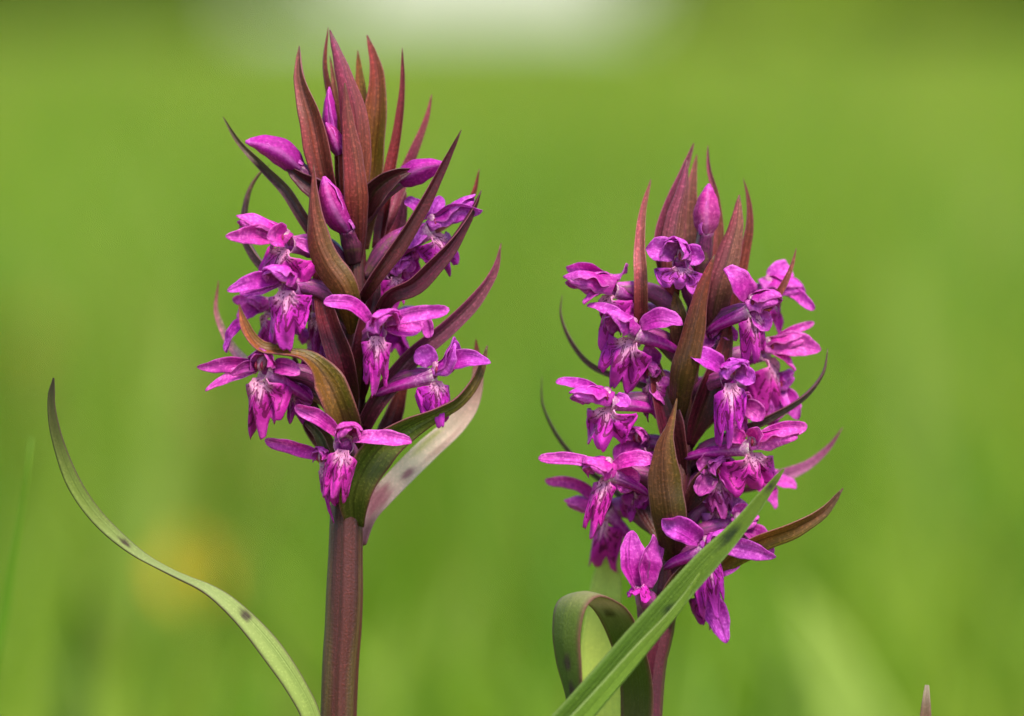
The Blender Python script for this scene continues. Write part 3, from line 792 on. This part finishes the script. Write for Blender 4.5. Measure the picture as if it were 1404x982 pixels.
lb([(484, 452, 50), (474, 405, 62), (452, 365, 66), (438, 330, 66), (431, 285, 62), (432, 228, 56)], 52, C3(OL, (.20, .075, .03), RB), prof=BW, fold=-.4, twist=-16)
lb([(350, 500, -60), (322, 487, -64), (302, 462, -66), (291, 425, -66), (295, 383, -66)], 18, C3(PALE, PALE, PK), fold=.5, twist=20)
lb([(484, 606, 40), (468, 560, 52), (446, 516, 56), (420, 492, 60), (385, 484, 66), (358, 478, 68), (341, 456, 68), (332, 418, 66)], 54, C3((.10, .07, .018), OL, ORG),
   prof=[(0, .55), (.2, .95), (.38, 1), (.5, .62), (.62, .34), (.75, .45), (.88, .34), (1, .05)], fold=.3, twist=[(0, 10), (.4, 15), (.6, 62), (.8, 40), (1, 0)], n=44, edge=(.24, .06, .06))
lb([(487, 706, 22), (490, 670, 36), (515, 618, 44), (555, 585, 44), (600, 562, 44), (632, 545, 40), (655, 512, 34), (668, 474, 28)], 62, C3((.10, .075, .02), (.14, .13, .03), (.17, .06, .03)),
   prof=[(0, .5), (.15, .85), (.33, 1), (.5, .75), (.65, .46), (.8, .36), (.92, .22), (1, .05)], fold=.25, twist=[(0, 0), (.4, 12), (.7, 35), (1, 10)], n=44, edge=(.15, .05, .03))
lb([(496, 748, -16), (508, 705, -30), (545, 660, -42), (585, 622, -50), (628, 578, -56), (651, 530, -60), (652, 465, -62)], 40, C3((.32, .12, .16), CREAM, RB), 
   prof=[(0, .4), (.2, .95), (.45, 1), (.7, .8), (.85, .5), (.95, .25), (1, .05)], fold=.3, twist=-10, n=60, spots=[(.36, .25, .035, .3, (.46, .20, .26)), (.2, -.2, .08, .8, (.36, .12, .17)), (.55, .6, .12, .3, (.62, .42, .36)), (.5, -.55, .10, .22, (.66, .62, .30))], label='pale cream and pink bract low on the right', back=C3((.3, .1, .14), CREAM, RB), mat=M['leaf'])
lb([(452, 640, 10), (440, 606, 6), (424, 584, 2), (404, 566, -4)], 18, C3(MR, (.07, .06, .02), MR), fold=.5)
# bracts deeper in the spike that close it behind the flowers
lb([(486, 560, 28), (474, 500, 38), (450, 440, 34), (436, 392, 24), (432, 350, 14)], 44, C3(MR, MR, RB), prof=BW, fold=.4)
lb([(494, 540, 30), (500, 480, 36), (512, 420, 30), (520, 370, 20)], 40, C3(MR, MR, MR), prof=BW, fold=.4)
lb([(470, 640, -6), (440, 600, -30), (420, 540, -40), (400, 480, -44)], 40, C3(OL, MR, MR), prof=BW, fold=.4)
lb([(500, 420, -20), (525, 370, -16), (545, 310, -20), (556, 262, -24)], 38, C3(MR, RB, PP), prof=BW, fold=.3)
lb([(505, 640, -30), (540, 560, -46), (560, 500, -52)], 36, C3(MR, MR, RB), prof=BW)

# buds
bud(L, LB, (414, 234, 24), (338, 196, 28), 18, (478, 310, 6), bend=.10)
lb([(470, 300, 10), (440, 268, 22), (415, 246, 26), (392, 226, 26)], 40, C3(MR, MR, (.10, .012, .03)), prof=BW, fold=.5)
bud(L, LB, (455, 196, 20), (452, 120, 14), 10, None, bend=.02)
bud(L, LB, (466, 214, 26), (448, 170, 32), 11, None, bend=.05, col=ROSE)
bud(L, LB, (545, 250, 14), (612, 226, 22), 17, (495, 310, 0), bend=.06)
lb([(498, 300, 6), (516, 264, 22), (540, 244, 28), (570, 234, 28)], 40, C3(MR, (.05, .008, .012), MR), prof=BW, fold=.5)
bud(L, LB, (478, 318, 34), (446, 244, 48), 20, (486, 360, 10), bend=-.06, col=ROSE)

S = 'sepal'; O = 'oval'; T_ = 'strap'; H = 'hood'
def lf(*a, **k): return flower(L, LB, *a, **k)
# upper left, looking left
lf((396, 334, 46), yaw=-42, pitch=18, k=1.0, hood=(-68, -36, 18, 44, .16), seps=[(-82, -8, 30, 30, S, .03), (66, 26, -6, 20, T_, .02), (-26, -6, 40, 36, O, .08)],
   lipd=(74, 92, 1.15, -22, 60, .7), root=(480, 370, 0))
# large one with speckled throat
lf((398, 390, 68), yaw=-16, pitch=10, k=1.15, hood=(-28, -20, 26, 50, .22), seps=[(-82, 10, 4, 26, S, .05), (-66, 12, -14, 30, T_, -.02), (-84, 94, -20, 20, T_, .12, (-56, 50, -14))],
   lipd=(92, 96, 1.25, -8, 45, .75), root=(478, 440, 10))
lf((364, 508, 56), yaw=-24, pitch=12, k=1.05, hood=(-4, -30, 20, 40, .1), seps=[(-90, -5, 0, 24, S, .02), (-78, 28, 8, 22, S, .02), (50, 6, 8, 26, O, .08), (-44, 4, 24, 18, O, .1, None, DEEP)],
   lipd=(96, 84, 1.35, -4, 40, .6), root=(474, 560, 6), spur=(64, 40, -34))
lf((519, 452, 70), yaw=6, pitch=12, k=1.1, hood=(22, -26, 30, 50, .16), seps=[(-72, -36, 6, 22, T_, .16), (98, -27, 4, 22, T_, .02), (60, -4, -24, 34, O, -.05), (70, 12, -30, 18, T_, .1, (54, -26, -26))],
   lipd=(88, 72, 1.5, -4, 45, .8), root=(490, 500, 10))
lf((592, 314, 18), yaw=46, pitch=10, k=1.0, hood=(60, -46, 14, 40, .1), seps=[(70, -24, 26, 30, S, .1), (-46, 22, 10, 34, O, -.04), (-36, -40, -18, 20, T_, .1), (14, -44, -24, 20, O, .05)],
   lipd=(78, 78, 1.2, 24, 55, .6), root=(500, 380, 0), spur=(-52, 40, -14))
lf((597, 514, 36), yaw=24, pitch=14, k=.95, hood=(26, -52, 14, 34, -.12), seps=[(76, -16, 10, 28, S, .14), (-26, -34, -2, 34, O, .1)],
   lipd=(82, 62, 1.0, 4, 50, .5), root=(505, 560, 0), spur=(-84, 26, -16))
lf((474, 606, 64), yaw=-6, pitch=0, k=1.15, hood=(12, -24, 24, 42, .3), seps=[(-66, -50, 6, 22, T_, .06), (92, 0, 10, 24, T_, .02)],
   lipd=(86, 66, 1.45, -10, 35, .5), root=(484, 650, 12), column_on=False, spur=(0, 30, -50))
# seen in part between the bracts, and on the far side
lf((447, 632, 34), yaw=-38, pitch=20, k=.8, hood=(-12, -20, 8, 30, .2), seps=[(-82, -30, -4, 22, T_, .02)], lipd=(78, 50, 1.5, -2, 32, .7), root=(480, 668, 0), ovr=11)
lf((540, 372, -6), yaw=30, pitch=10, k=.9, hood=(24, -20, 10, 34, .1), seps=[(-10, -20, 10, 22, O, .1), (30, -4, 4, 20, T_, .1)], lipd=(56, 60, 1.2, 0, 50, .5), root=(498, 420, -10))
lf((430, 470, -40), yaw=-150, pitch=10, k=.9, hood=(-20, -20, -20, 34, .1), seps=[(-50, -10, -20, 20, T_, .1)], lipd=(60, 60, 1.2, 0, 50, .5), root=(480, 500, -10))
lf((545, 440, -50), yaw=130, pitch=10, k=.9, hood=(20, -20, -30, 34, .1), seps=[(40, 20, -10, 24, T_, .1)], lipd=(60, 60, 1.2, 0, 50, .5), root=(495, 470, -10))

lf((436, 428, 16), yaw=-30, pitch=16, k=.85, hood=(-16, -22, 12, 34, .2), seps=[(-40, -8, 6, 22, S, .1), (24, -26, 4, 22, O, .1)], lipd=(58, 56, 1.3, 0, 44, .5), root=(482, 462, 0), col=(.34, .014, .24))
lf((366, 424, -34), yaw=-60, pitch=10, k=.85, hood=(-30, -16, 6, 34, .2), seps=[(-42, 16, 2, 26, O, .1), (-50, -14, -6, 18, T_, .1)], lipd=(54, 56, 1.2, 0, 44, .5), root=(474, 470, -10))
lf((560, 352, -30), yaw=50, pitch=10, k=.85, hood=(22, -14, 4, 34, .2), seps=[(6, 34, 10, 26, O, .05), (-20, -24, 4, 24, O, .1)], lipd=(50, 56, 1.2, 0, 44, .5), root=(498, 400, -10))
lf((402, 532, 10), yaw=-30, pitch=14, k=.85, hood=(-10, -20, 10, 30, .2), seps=[(24, 24, 8, 24, S, .1), (-20, 30, 6, 24, O, .1)], lipd=(50, 50, 1.3, 0, 44, .5), root=(476, 580, 0), col=(.36, .016, .26))
# leaves of the left orchid
SPOT = (.085, .045, .045)
LG = (.36, .45, .10)
o = ribbon('leaf', [P(456, 1420, 30), P(446, 1090, 42), P(430, 990, 46), P(409, 942, 48), P(372, 888, 48), P(330, 842, 46), P(288, 809, 44), P(236, 784, 42), P(186, 754, 40), P(140, 712, 38), P(106, 662, 36), P(84, 604, 34), P(75, 556, 32), P(77, 518, 30)],
       [(0, 60), (.25, 44), (.42, 28), (.52, 33), (.6, 27), (.66, 16), (.71, 13), (.78, 19), (.86, 21), (.93, 16), (.98, 11), (1, 3)],
       [(0, (.16, .22, .06)), (.4, LG), (.7, (.38, .44, .16)), (.85, (.27, .34, .06)), (.95, (.12, .12, .03)), (1, (.06, .04, .02))], M['leaf'], L, LB, normal=nrm(UPV * .5 - FWD + RGT * .2),
       fold=.35, twist=[(0, 0), (.5, 10), (.68, 50), (.75, 20), (.86, -20), (1, -40)], thick=7, n=150, k=15, edge=(.09, .05, .035), wave=.03,
       spots=[(.575, .35, .010, .42, SPOT), (.757, .1, .009, .5, SPOT)])
o['label'] = 'long narrow S-curved leaf with two dark spots'
for (dx, dw, hh, ww) in ((-260, -220, 700, 150), (240, -160, 620, 140)):
    b0 = LB
    ribbon('leaf', [b0 + D(0, -60, 0), b0 + D(dx * .3, -hh * .6, dw * .3), b0 + D(dx * .8, -hh, dw * .8), b0 + D(dx * 1.3, -hh * .95, dw * 1.3)], [(0, 60), (.4, ww), (.8, ww * .5), (1, 6)],
           [(0, (.1, .17, .03)), (1, (.12, .2, .04))], M['leaf'], L, LB, normal=UPV, fold=.3, thick=8, n=30, k=9, spots=[(.4, .2, .02, .3, SPOT), (.6, -.3, .02, .25, SPOT)])

# ------------------------------------------------------------------ right orchid
RB0 = P(880, 2050, -20); RB0[2] = 0.0
Q = empty('marsh_orchid', RB0)
tag(Q, 'shorter right marsh orchid with purple spike behind a diagonal green leaf', 'orchid', 'marsh orchids in flower')
tube('stem', [RB0, P(872, 1500, -20), P(889, 982, -20), P(906, 860, -20), P(922, 740, -20), P(936, 600, -20), P(948, 470, -20), P(957, 380, -20), P(962, 310, -20)],
     [(0, 30), (.45, 22), (.6, 18.5), (.7, 19.5), (.8, 20), (.9, 15), (1, 5)],
     [(0, (.16, .16, .05)), (.4, (.08, .016, .020)), (.7, (.09, .012, .026)), (1, (.06, .012, .02))], M['stem'], Q, RB0, n=120, k=64, ridges=6, amp=.03, twist=.5, rough=.022)
def rb(pts, *a, **k): return bract(Q, RB0, [(x, y, w_ - 20) for x, y, w_ in pts], *a, z0=-20, **k)
PB = (.24, .07, .075)
rb([(880, 436, 40), (878, 390, 36), (877, 340, 20), (883, 290, 6), (893, 245, -4)], 24, C3(RB, PK, PK), fold=.5, twist=-10)
rb([(922, 400, -10), (908, 340, -8), (916, 290, -14), (936, 240, -22), (953, 194, -28)], 32, C3(OL, PP, PP), fold=.4, twist=14)
rb([(926, 410, 20), (922, 350, 26), (926, 300, 24), (936, 258, 18), (943, 219, 12)], 40, C3(RB, PB, PP), prof=BW, fold=-.4, twist=10)
rb([(950, 400, -30), (948, 320, -30), (952, 260, -34), (958, 209, -38)], 32, C3(OL, PB, PK), prof=BW, fold=.3)
rb([(974, 400, -20), (984, 330, -22), (982, 270, -26), (976, 230, -28), (973, 197, -30)], 20, C3(RB, PK, PP), fold=.5)
rb([(1000, 440, -20), (1014, 370, -16), (1025, 310, -16), (1025, 272, -18), (1021, 243, -20)], 22, C3(MR, RB, (.26, .05, .06)), prof=BW, fold=.5, twist=20)
rb([(972, 455, 20), (985, 400, 34), (1000, 350, 32), (1010, 308, 24), (1014, 267, 16)], 50, C3(MR, PB, PK), prof=BW, fold=-.4, twist=-14)
rb([(928, 580, 60), (931, 520, 72), (946, 455, 78), (962, 400, 74), (978, 350, 66)], 47, C3((.09, .032, .014), (.13, .042, .02), RB), prof=BW, fold=-.5, twist=-8)
rb([(1020, 470, 10), (1044, 430, 20), (1066, 400, 22), (1082, 370, 18), (1092, 340, 14)], 18, C3(MR, RB, PK), fold=.5)
rb([(900, 520, -30), (850, 516, -40), (812, 498, -46), (786, 466, -50), (773, 432, -52), (772, 403, -52)], 13, C3(GRY, GRY, GRY), fold=.5, twist=-30)
rb([(890, 700, -60), (840, 668, -70), (800, 636, -76), (768, 600, -80), (748, 556, -82), (744, 515, -84)], 12, C3(GRY, GRY, GRY), fold=.5, twist=-30)
rb([(960, 610, -10), (1010, 588, 0), (1060, 568, 6), (1100, 543, 8), (1126, 512, 6), (1136, 478, 2)], 17, C3(MR, GRY, GRY), fold=.6, twist=40)
rb([(926, 770, 50), (918, 715, 70), (909, 660, 80), (910, 612, 80), (919, 580, 76), (926, 546, 70)], 60, C3((.075, .030, .014), (.09, .045, .014), (.24, .085, .025)), 
   prof=[(0, .5), (.2, .8), (.4, 1), (.58, .95), (.72, .62), (.85, .26), (.94, .14), (1, .04)], fold=-.3, twist=-5)
rb([(950, 690, -50), (1000, 675, -64), (1060, 662, -74), (1108, 645, -80), (1142, 618, -84), (1164, 588, -86)], 28, C3(PP, (.5, .16, .36), (.20, .06, .09)), prof=BW, fold=.4, twist=10)
rb([(960, 810, 10), (990, 772, 26), (1035, 740, 36), (1085, 722, 38), (1128, 700, 36), (1155, 669, 32)], 42, C3((.16, .11, .02), (.27, .13, .025), (.11, .05, .03)), prof=BW, fold=.3, twist=24)
rb([(940, 700, 10), (965, 660, 20), (990, 632, 20), (1010, 612, 14)], 40, C3(MR, (.12, .04, .03), (.12, .05, .03)), prof=BW, fold=.4)
rb([(936, 470, 10), (927, 420, 14), (921, 378, 10)], 13, C3((.4, .45, .16), (.4, .45, .16), OL), fold=.3)
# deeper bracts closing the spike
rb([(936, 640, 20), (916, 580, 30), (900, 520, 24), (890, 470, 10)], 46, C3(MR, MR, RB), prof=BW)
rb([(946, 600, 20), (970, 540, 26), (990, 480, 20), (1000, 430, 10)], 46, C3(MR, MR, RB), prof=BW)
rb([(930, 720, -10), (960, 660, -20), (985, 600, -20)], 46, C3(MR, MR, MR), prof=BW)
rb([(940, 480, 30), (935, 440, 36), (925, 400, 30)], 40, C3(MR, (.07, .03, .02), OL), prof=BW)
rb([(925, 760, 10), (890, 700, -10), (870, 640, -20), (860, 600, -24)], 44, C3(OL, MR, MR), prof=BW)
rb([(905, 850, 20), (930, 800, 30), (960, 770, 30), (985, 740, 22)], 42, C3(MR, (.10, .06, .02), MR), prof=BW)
bud(Q, RB0, (968, 322, 0), (972, 252, -2), 18, (960, 400, -20), bend=.02, col=ROSE, dark=(.4, .06, .22))

def rf(c, **k):
    if k.get('root') is not None: x, y, w_ = k['root']; k['root'] = (x, y, w_ - 20)
    k['seps'] = [(q[0], q[1], q[2], q[3] * 1.14) + tuple(q[4:]) for q in k['seps']]
    if k.get('hood'): q = k['hood']; k['hood'] = q[:3] + (q[3] * 1.1, q[4])
    if k.get('lipd'): q = k['lipd']; k['lipd'] = (q[0], q[1] * 1.08) + q[2:]
    return flower(Q, RB0, (c[0], c[1], c[2] - 20), **k)
rf((932, 360, 56), yaw=6, pitch=4, k=.95, hood=(-10, -34, 20, 46, .2), seps=[(-48, -18, 8, 32, O, .1), (32, -4, 16, 28, O, .14)], lipd=(44, 72, .9, -6, 60, .2), root=(955, 430, 0), col=(.50, .05, .42))
rf((838, 396, 36), yaw=-55, pitch=16, k=1.0, hood=(-66, -16, 10, 48, .18), seps=[(-62, -30, -12, 30, S, .08), (22, -22, -34, 28, O, .1), (-38, 22, 20, 14, T_, .05)], lipd=(86, 76, 1.3, -18, 50, .6), root=(945, 446, 0))
rf((866, 456, 60), yaw=-20, pitch=14, k=1.05, hood=(-34, -26, 24, 46, .2), seps=[(68, -10, 10, 28, O, .12), (-62, -36, -10, 16, T_, .1)], lipd=(86, 88, 1.15, -16, 50, .7), root=(945, 510, 0), spur=(64, 24, -30))
rf((834, 550, 50), yaw=-26, pitch=14, k=1.0, hood=(-54, -12, 20, 40, .2), seps=[(-72, -26, -16, 15, T_, .08), (26, 8, 10, 20, O, .08)], lipd=(80, 90, 1.1, -12, 48, .5), root=(938, 590, 0), spur=(76, 14, -30))
rf((832, 646, 54), yaw=-14, pitch=8, k=1.0, hood=(-30, -12, 24, 44, .2), seps=[(64, -14, 10, 22, T_, .10), (-94, -18, -14, 16, T_, .04), (36, 26, -20, 34, O, .1)], lipd=(94, 50, 1.4, -6, 36, .8), root=(928, 690, 0), spur=(56, 30, -30))
rf((832, 700, -36), yaw=-40, pitch=24, k=1.0, hood=(-58, -12, -6, 30, .08), seps=[(-84, -40, -16, 18, T_, .14), (-20, -10, 0, 30, O, .1)], lipd=(90, 64, 1.3, -20, 40, .5), root=(916, 740, -10), ovr=17, spur=(40, 46, -14))
rf((1030, 424, 54), yaw=14, pitch=8, k=1.05, hood=(38, -16, 22, 44, .28), seps=[(-40, -54, 6, 36, O, .04), (22, 30, 4, 28, O, -.1)], lipd=(82, 62, 1.3, 4, 44, .8), root=(965, 470, 0), spur=(-60, 30, -30))
rf((1054, 396, -34), yaw=60, pitch=12, k=1.0, hood=(50, -4, 6, 44, .22), seps=[(66, 28, 10, 16, T_, .1), (38, -20, -8, 36, O, .1), (54, 10, -10, 26, O, .1)], lipd=(66, 70, 1.2, 20, 50, .6), root=(970, 450, -14))
rf((1052, 482, -22), yaw=58, pitch=12, k=1.0, hood=(56, -24, 4, 34, .14), seps=[(68, -40, -14, 12, T_, .04), (76, -2, 8, 34, S, .06), (40, 27, 16, 14, T_, .06)], lipd=(98, 86, 1.2, 16, 46, .4), root=(965, 530, -14))
rf((998, 516, 64), yaw=6, pitch=8, k=1.05, hood=(14, -20, 26, 40, .24), seps=[(-58, -32, 6, 28, O, .04), (34, 8, 6, 24, O, .1)], lipd=(86, 54, 1.45, -4, 38, .8), root=(950, 560, 0))
rf((1028, 612, 44), yaw=22, pitch=12, k=1.0, hood=(68, -22, 16, 36, .14), seps=[(-36, -14, 16, 20, T_, .1), (78, -28, -14, 20, T_, .06), (16, -16, 28, 26, O, .1)], lipd=(72, 92, 1.0, 4, 46, .3), root=(945, 640, 0), spur=(-90, 14, -24))
rf((1040, 664, -44), yaw=40, pitch=16, k=.95, hood=(30, -18, 6, 30, .1), seps=[(26, 36, 16, 26, S, .04), (56, 8, 0, 20, T_, .06)], lipd=None, root=(940, 700, -14), throat=False)
rf((985, 690, 4), yaw=12, pitch=14, k=.95, hood=(0, -44, 12, 44, .1), seps=[(-36, -10, 4, 34, O, .1), (30, -14, 4, 30, O, .1), (44, 30, 10, 26, O, .1)], lipd=(60, 66, 1.2, 0, 44, .5), root=(932, 740, -10), col=(.52, .12, .42))
rf((966, 752, 62), yaw=14, pitch=10, k=1.0, hood=(34, -26, 20, 40, .2), seps=[(-60, -42, 10, 32, O, .04), (96, 10, -6, 26, S, .04)], lipd=(88, 50, 1.3, 12, 40, .8), root=(915, 800, 0), spur=(-56, 24, -24))
rf((966, 800, 20), yaw=24, pitch=24, k=.95, hood=None, seps=[(30, 82, 0, 34, S, .04, (-10, 10, 0)), (60, -36, 0, 30, S, .04)], lipd=(70, 56, 1.2, 14, 40, .6), root=(912, 820, -10))
# low flower turned away, its petals pointing up like a cup
rf((880, 800, 46), yaw=-20, pitch=-60, k=1.0, hood=None, seps=[(-14, -74, 10, 38, S, -.06, (-6, 6, 6), MAG), (14, -69, 14, 32, S, .06, (6, 6, 8), MAG), (-26, -30, -4, 26, O, -.1, (-4, 8, 0), MAG), (28, -66, -14, 22, S, .04, (8, 4, -6), MAG)],
   lipd=(40, 44, 1.4, 0, 30, .4), root=(896, 868, 0), ovr=17, throat=False, label='low flower facing away with its petals standing up')
rf((930, 540, -60), yaw=170, pitch=10, k=.9, hood=(0, -20, -30, 40, .1), seps=[(-60, -10, -10, 22, T_, .1), (60, -10, -10, 22, T_, .1)], lipd=(60, 60, 1.2, 0, 50, .5), root=(940, 570, -30))

rf((896, 516, 26), yaw=-26, pitch=16, k=.9, hood=(-14, -22, 12, 38, .2), seps=[(-8, -46, 6, 28, S, .1), (16, 40, 6, 34, S, .05), (-42, 2, 6, 24, T_, .1)], lipd=(64, 60, 1.3, 0, 44, .5), root=(944, 556, 0), col=(.38, .018, .28))
rf((880, 606, 10), yaw=-30, pitch=16, k=.9, hood=(-14, -20, 12, 36, .2), seps=[(-30, 34, 4, 32, O, .05), (-44, -10, 2, 24, S, .1)], lipd=(60, 58, 1.3, 0, 44, .5), root=(936, 640, 0), col=(.38, .018, .28))
rf((868, 668, -6), yaw=-30, pitch=16, k=.9, hood=(4, -20, 12, 36, .2), seps=[(8, 28, 4, 36, O, .05), (-40, 0, 2, 24, S, .1)], lipd=(52, 58, 1.3, 0, 44, .5), root=(930, 700, -6))
rf((984, 650, 26), yaw=14, pitch=14, k=.95, hood=(10, -26, 14, 42, .2), seps=[(-30, -16, 8, 28, O, .1), (28, 20, 8, 30, O, .05), (-26, 30, 10, 26, O, .05)], lipd=(66, 62, 1.3, 4, 44, .5), root=(938, 690, 0), col=(.50, .06, .38))
rf((1010, 720, 24), yaw=30, pitch=14, k=.9, hood=(30, -10, 8, 36, .2), seps=[(50, 40, 4, 28, S, .04), (12, -30, 8, 26, O, .1)], lipd=(52, 52, 1.3, 10, 44, .5), root=(926, 770, 0), col=(.40, .02, .28))
rf((1010, 560, 16), yaw=24, pitch=14, k=.9, hood=(14, -22, 12, 36, .2), seps=[(36, 16, 8, 26, O, .1), (-20, 30, 8, 28, O, .05)], lipd=(56, 54, 1.3, 4, 44, .5), root=(946, 600, 0), col=(.40, .02, .30))
rf((1066, 532, -30), yaw=50, pitch=24, k=.95, hood=(26, -22, 4, 36, .2), seps=[(32, 44, 6, 26, S, .05), (0, 46, 8, 34, O, .05)], lipd=(60, 70, 1.1, 8, 40, .4), root=(960, 570, -16))
rf((882, 424, -30), yaw=-40, pitch=14, k=.9, hood=(-20, -24, 2, 36, .2), seps=[(-24, 24, 8, 26, O, .1), (-40, 0, 2, 24, S, .1)], lipd=(52, 54, 1.3, 0, 44, .5), root=(946, 466, -16))
rf((980, 458, 10), yaw=10, pitch=14, k=.85, hood=(10, -14, 10, 32, .2), seps=[(-16, 24, 8, 26, O, .1), (30, 10, 4, 24, S, .1)], lipd=(46, 48, 1.3, 0, 44, .5), root=(952, 500, 0), col=(.34, .016, .24))
# leaves of the right orchid
o = ribbon('leaf', [P(878, 1500, -10), P(874, 1120, -8), P(876, 985, -4), P(874, 930, 6), P(862, 880, 24), P(842, 835, 48), P(820, 815, 70), P(796, 808, 92), P(778, 824, 108), P(772, 862, 112), P(776, 905, 108), P(784, 950, 100), P(790, 1010, 92)],
       [(0, 56), (.3, 54), (.5, 56), (.62, 60), (.72, 66), (.8, 64), (.88, 54), (.95, 32), (1, 4)],
       [(0, (.12, .13, .04)), (.5, (.09, .085, .02)), (.65, (.12, .16, .022)), (.69, (.22, .22, .08)), (.73, (.48, .38, .30)), (.77, (.26, .25, .10)), (.82, (.13, .18, .025)), (1, (.11, .14, .03))], M['leaf'], Q, RB0,  # pale band at the bend: highlight from above put into the colour
       normal=nrm(-FWD * .75 - RGT * .66), fold=.14, thick=6, n=130, k=15, edge=(.20, .08, .06),
       back=[(0, (.12, .13, .04)), (.5, (.10, .09, .03)), (.69, (.22, .22, .08)), (.73, (.48, .38, .30)), (.77, (.26, .25, .10)), (.82, (.13, .18, .025)), (.92, (.12, .16, .03)), (1, (.10, .12, .03))],
       spots=[(.885, .1, .012, .30, SPOT), (.925, .2, .012, .36, SPOT), (.7, -.2, .008, .3, (.08, .05, .03))])
o['label'] = 'leaf bent over in a hoop beside the stem'
o = ribbon('leaf', [P(872, 1700, -120), P(842, 1150, -100), P(832, 980, -105), P(828, 880, -110), P(836, 790, -120), P(848, 715, -130)], [(0, 60), (.4, 66), (.62, 78), (.75, 74), (.9, 44), (1, 4)],
       [(0, (.2, .26, .06)), (.5, (.70, .76, .15)), (1, (.60, .68, .14))], M['leaf'], Q, RB0, fold=.2, thick=4, n=60, k=11, spots=[(.56, .3, .02, .3, (.25, .24, .08)), (.68, .2, .02, .3, (.25, .24, .08))])
o['label'] = 'pale yellow-green leaf standing behind the bent leaf'
for (dx, dw, hh, ww) in ((260, -220, 640, 150), (-200, -260, 560, 140)):
    ribbon('leaf', [RB0 + D(0, -60, 0), RB0 + D(dx * .3, -hh * .6, dw * .3), RB0 + D(dx * .8, -hh, dw * .8), RB0 + D(dx * 1.3, -hh * .95, dw * 1.3)], [(0, 60), (.4, ww), (.8, ww * .5), (1, 6)],
           [(0, (.1, .17, .03)), (1, (.12, .2, .04))], M['leaf'], Q, RB0, normal=UPV, fold=.3, thick=8, n=30, k=9, spots=[(.4, .2, .02, .3, SPOT), (.6, -.3, .02, .25, SPOT)])

# ------------------------------------------------------------------ leafy shoot crossing in front, and a small shoot tip
SB = P(330, 1900, 130); SB[2] = 0
sh = empty('leafy_shoot', SB)
tag(sh, 'green leafy shoot slanting across the right orchid stem with dark spots', 'plant')
o = ribbon('leaf', [SB, P(470, 1330, 140), P(674, 1085, 138), P(790, 960, 134), P(873, 866, 126), P(950, 779, 116), P(1010, 716, 104), P(1069, 641, 90)],
       [(0, 34), (.4, 42), (.6, 41), (.72, 38), (.84, 38), (.92, 33), (.97, 18), (.99, 10), (1, 3)],
       [(0, (.1, .18, .04)), (.6, (.15, .25, .014)), (.85, (.09, .17, .012)), (1, (.14, .21, .02))], M['leaf'], sh, SB, fold=.22, twist=[(0, 20), (.6, 10), (1, -12)], thick=6, n=140, k=15,
       edge=(.24, .33, .08), wave=.06, spots=[(.945, -.1, .010, .55, (.02, .03, .01)), (.885, .25, .006, .3, (.02, .03, .01)), (.985, 0, .004, .6, (.04, .03, .02))])
o['label'] = 'long dark green leaf with black spots near its tip'
o = ribbon('leaf', [SB + D(6, 0, 10), P(490, 1330, 150), P(690, 1085, 148), P(802, 962, 144), P(873, 882, 136), P(924, 825, 128), P(954, 780, 122)],
       [(0, 34), (.4, 38), (.7, 36), (.82, 33), (.92, 24), (.97, 14), (1, 3)],
       [(0, (.14, .24, .05)), (.6, (.22, .36, .035)), (1, (.24, .37, .04))], M['leaf'], sh, SB, fold=.25, twist=[(0, 20), (.7, 20), (1, 30)], thick=6, n=110, k=13, edge=(.30, .38, .12))
o['label'] = 'shorter lighter green leaf lying along the dark one'

TB = P(1258, 1950, 30); TB[2] = 0
e = empty('shoot_tip', TB); tag(e, 'small brown pointed shoot tip at the bottom right edge', 'plant')
ribbon('leaf', [TB, P(1256, 1500, 30), P(1262, 1100, 30), P(1265, 1000, 30), P(1268, 937, 30)], [(0, 46), (.5, 42), (.8, 36), (.92, 26), (.97, 18), (1, 6)],
       [(0, (.12, .16, .05)), (.8, (.20, .10, .045)), (.97, (.24, .10, .055)), (1, (.45, .36, .25))], M['leaf'], e, TB, fold=.45, thick=7, n=60, k=11)
for dx in (-1, 1):
    ribbon('leaf', [TB, P(1256 + dx * 60, 1600, 10), P(1256 + dx * 130, 1300, -20), P(1256 + dx * 200, 1180, -40)], [(0, 50), (.5, 80), (1, 5)], [(0, (.1, .17, .03)), (1, (.12, .2, .04))], M['leaf'], e, TB, fold=.4, n=30, k=9)
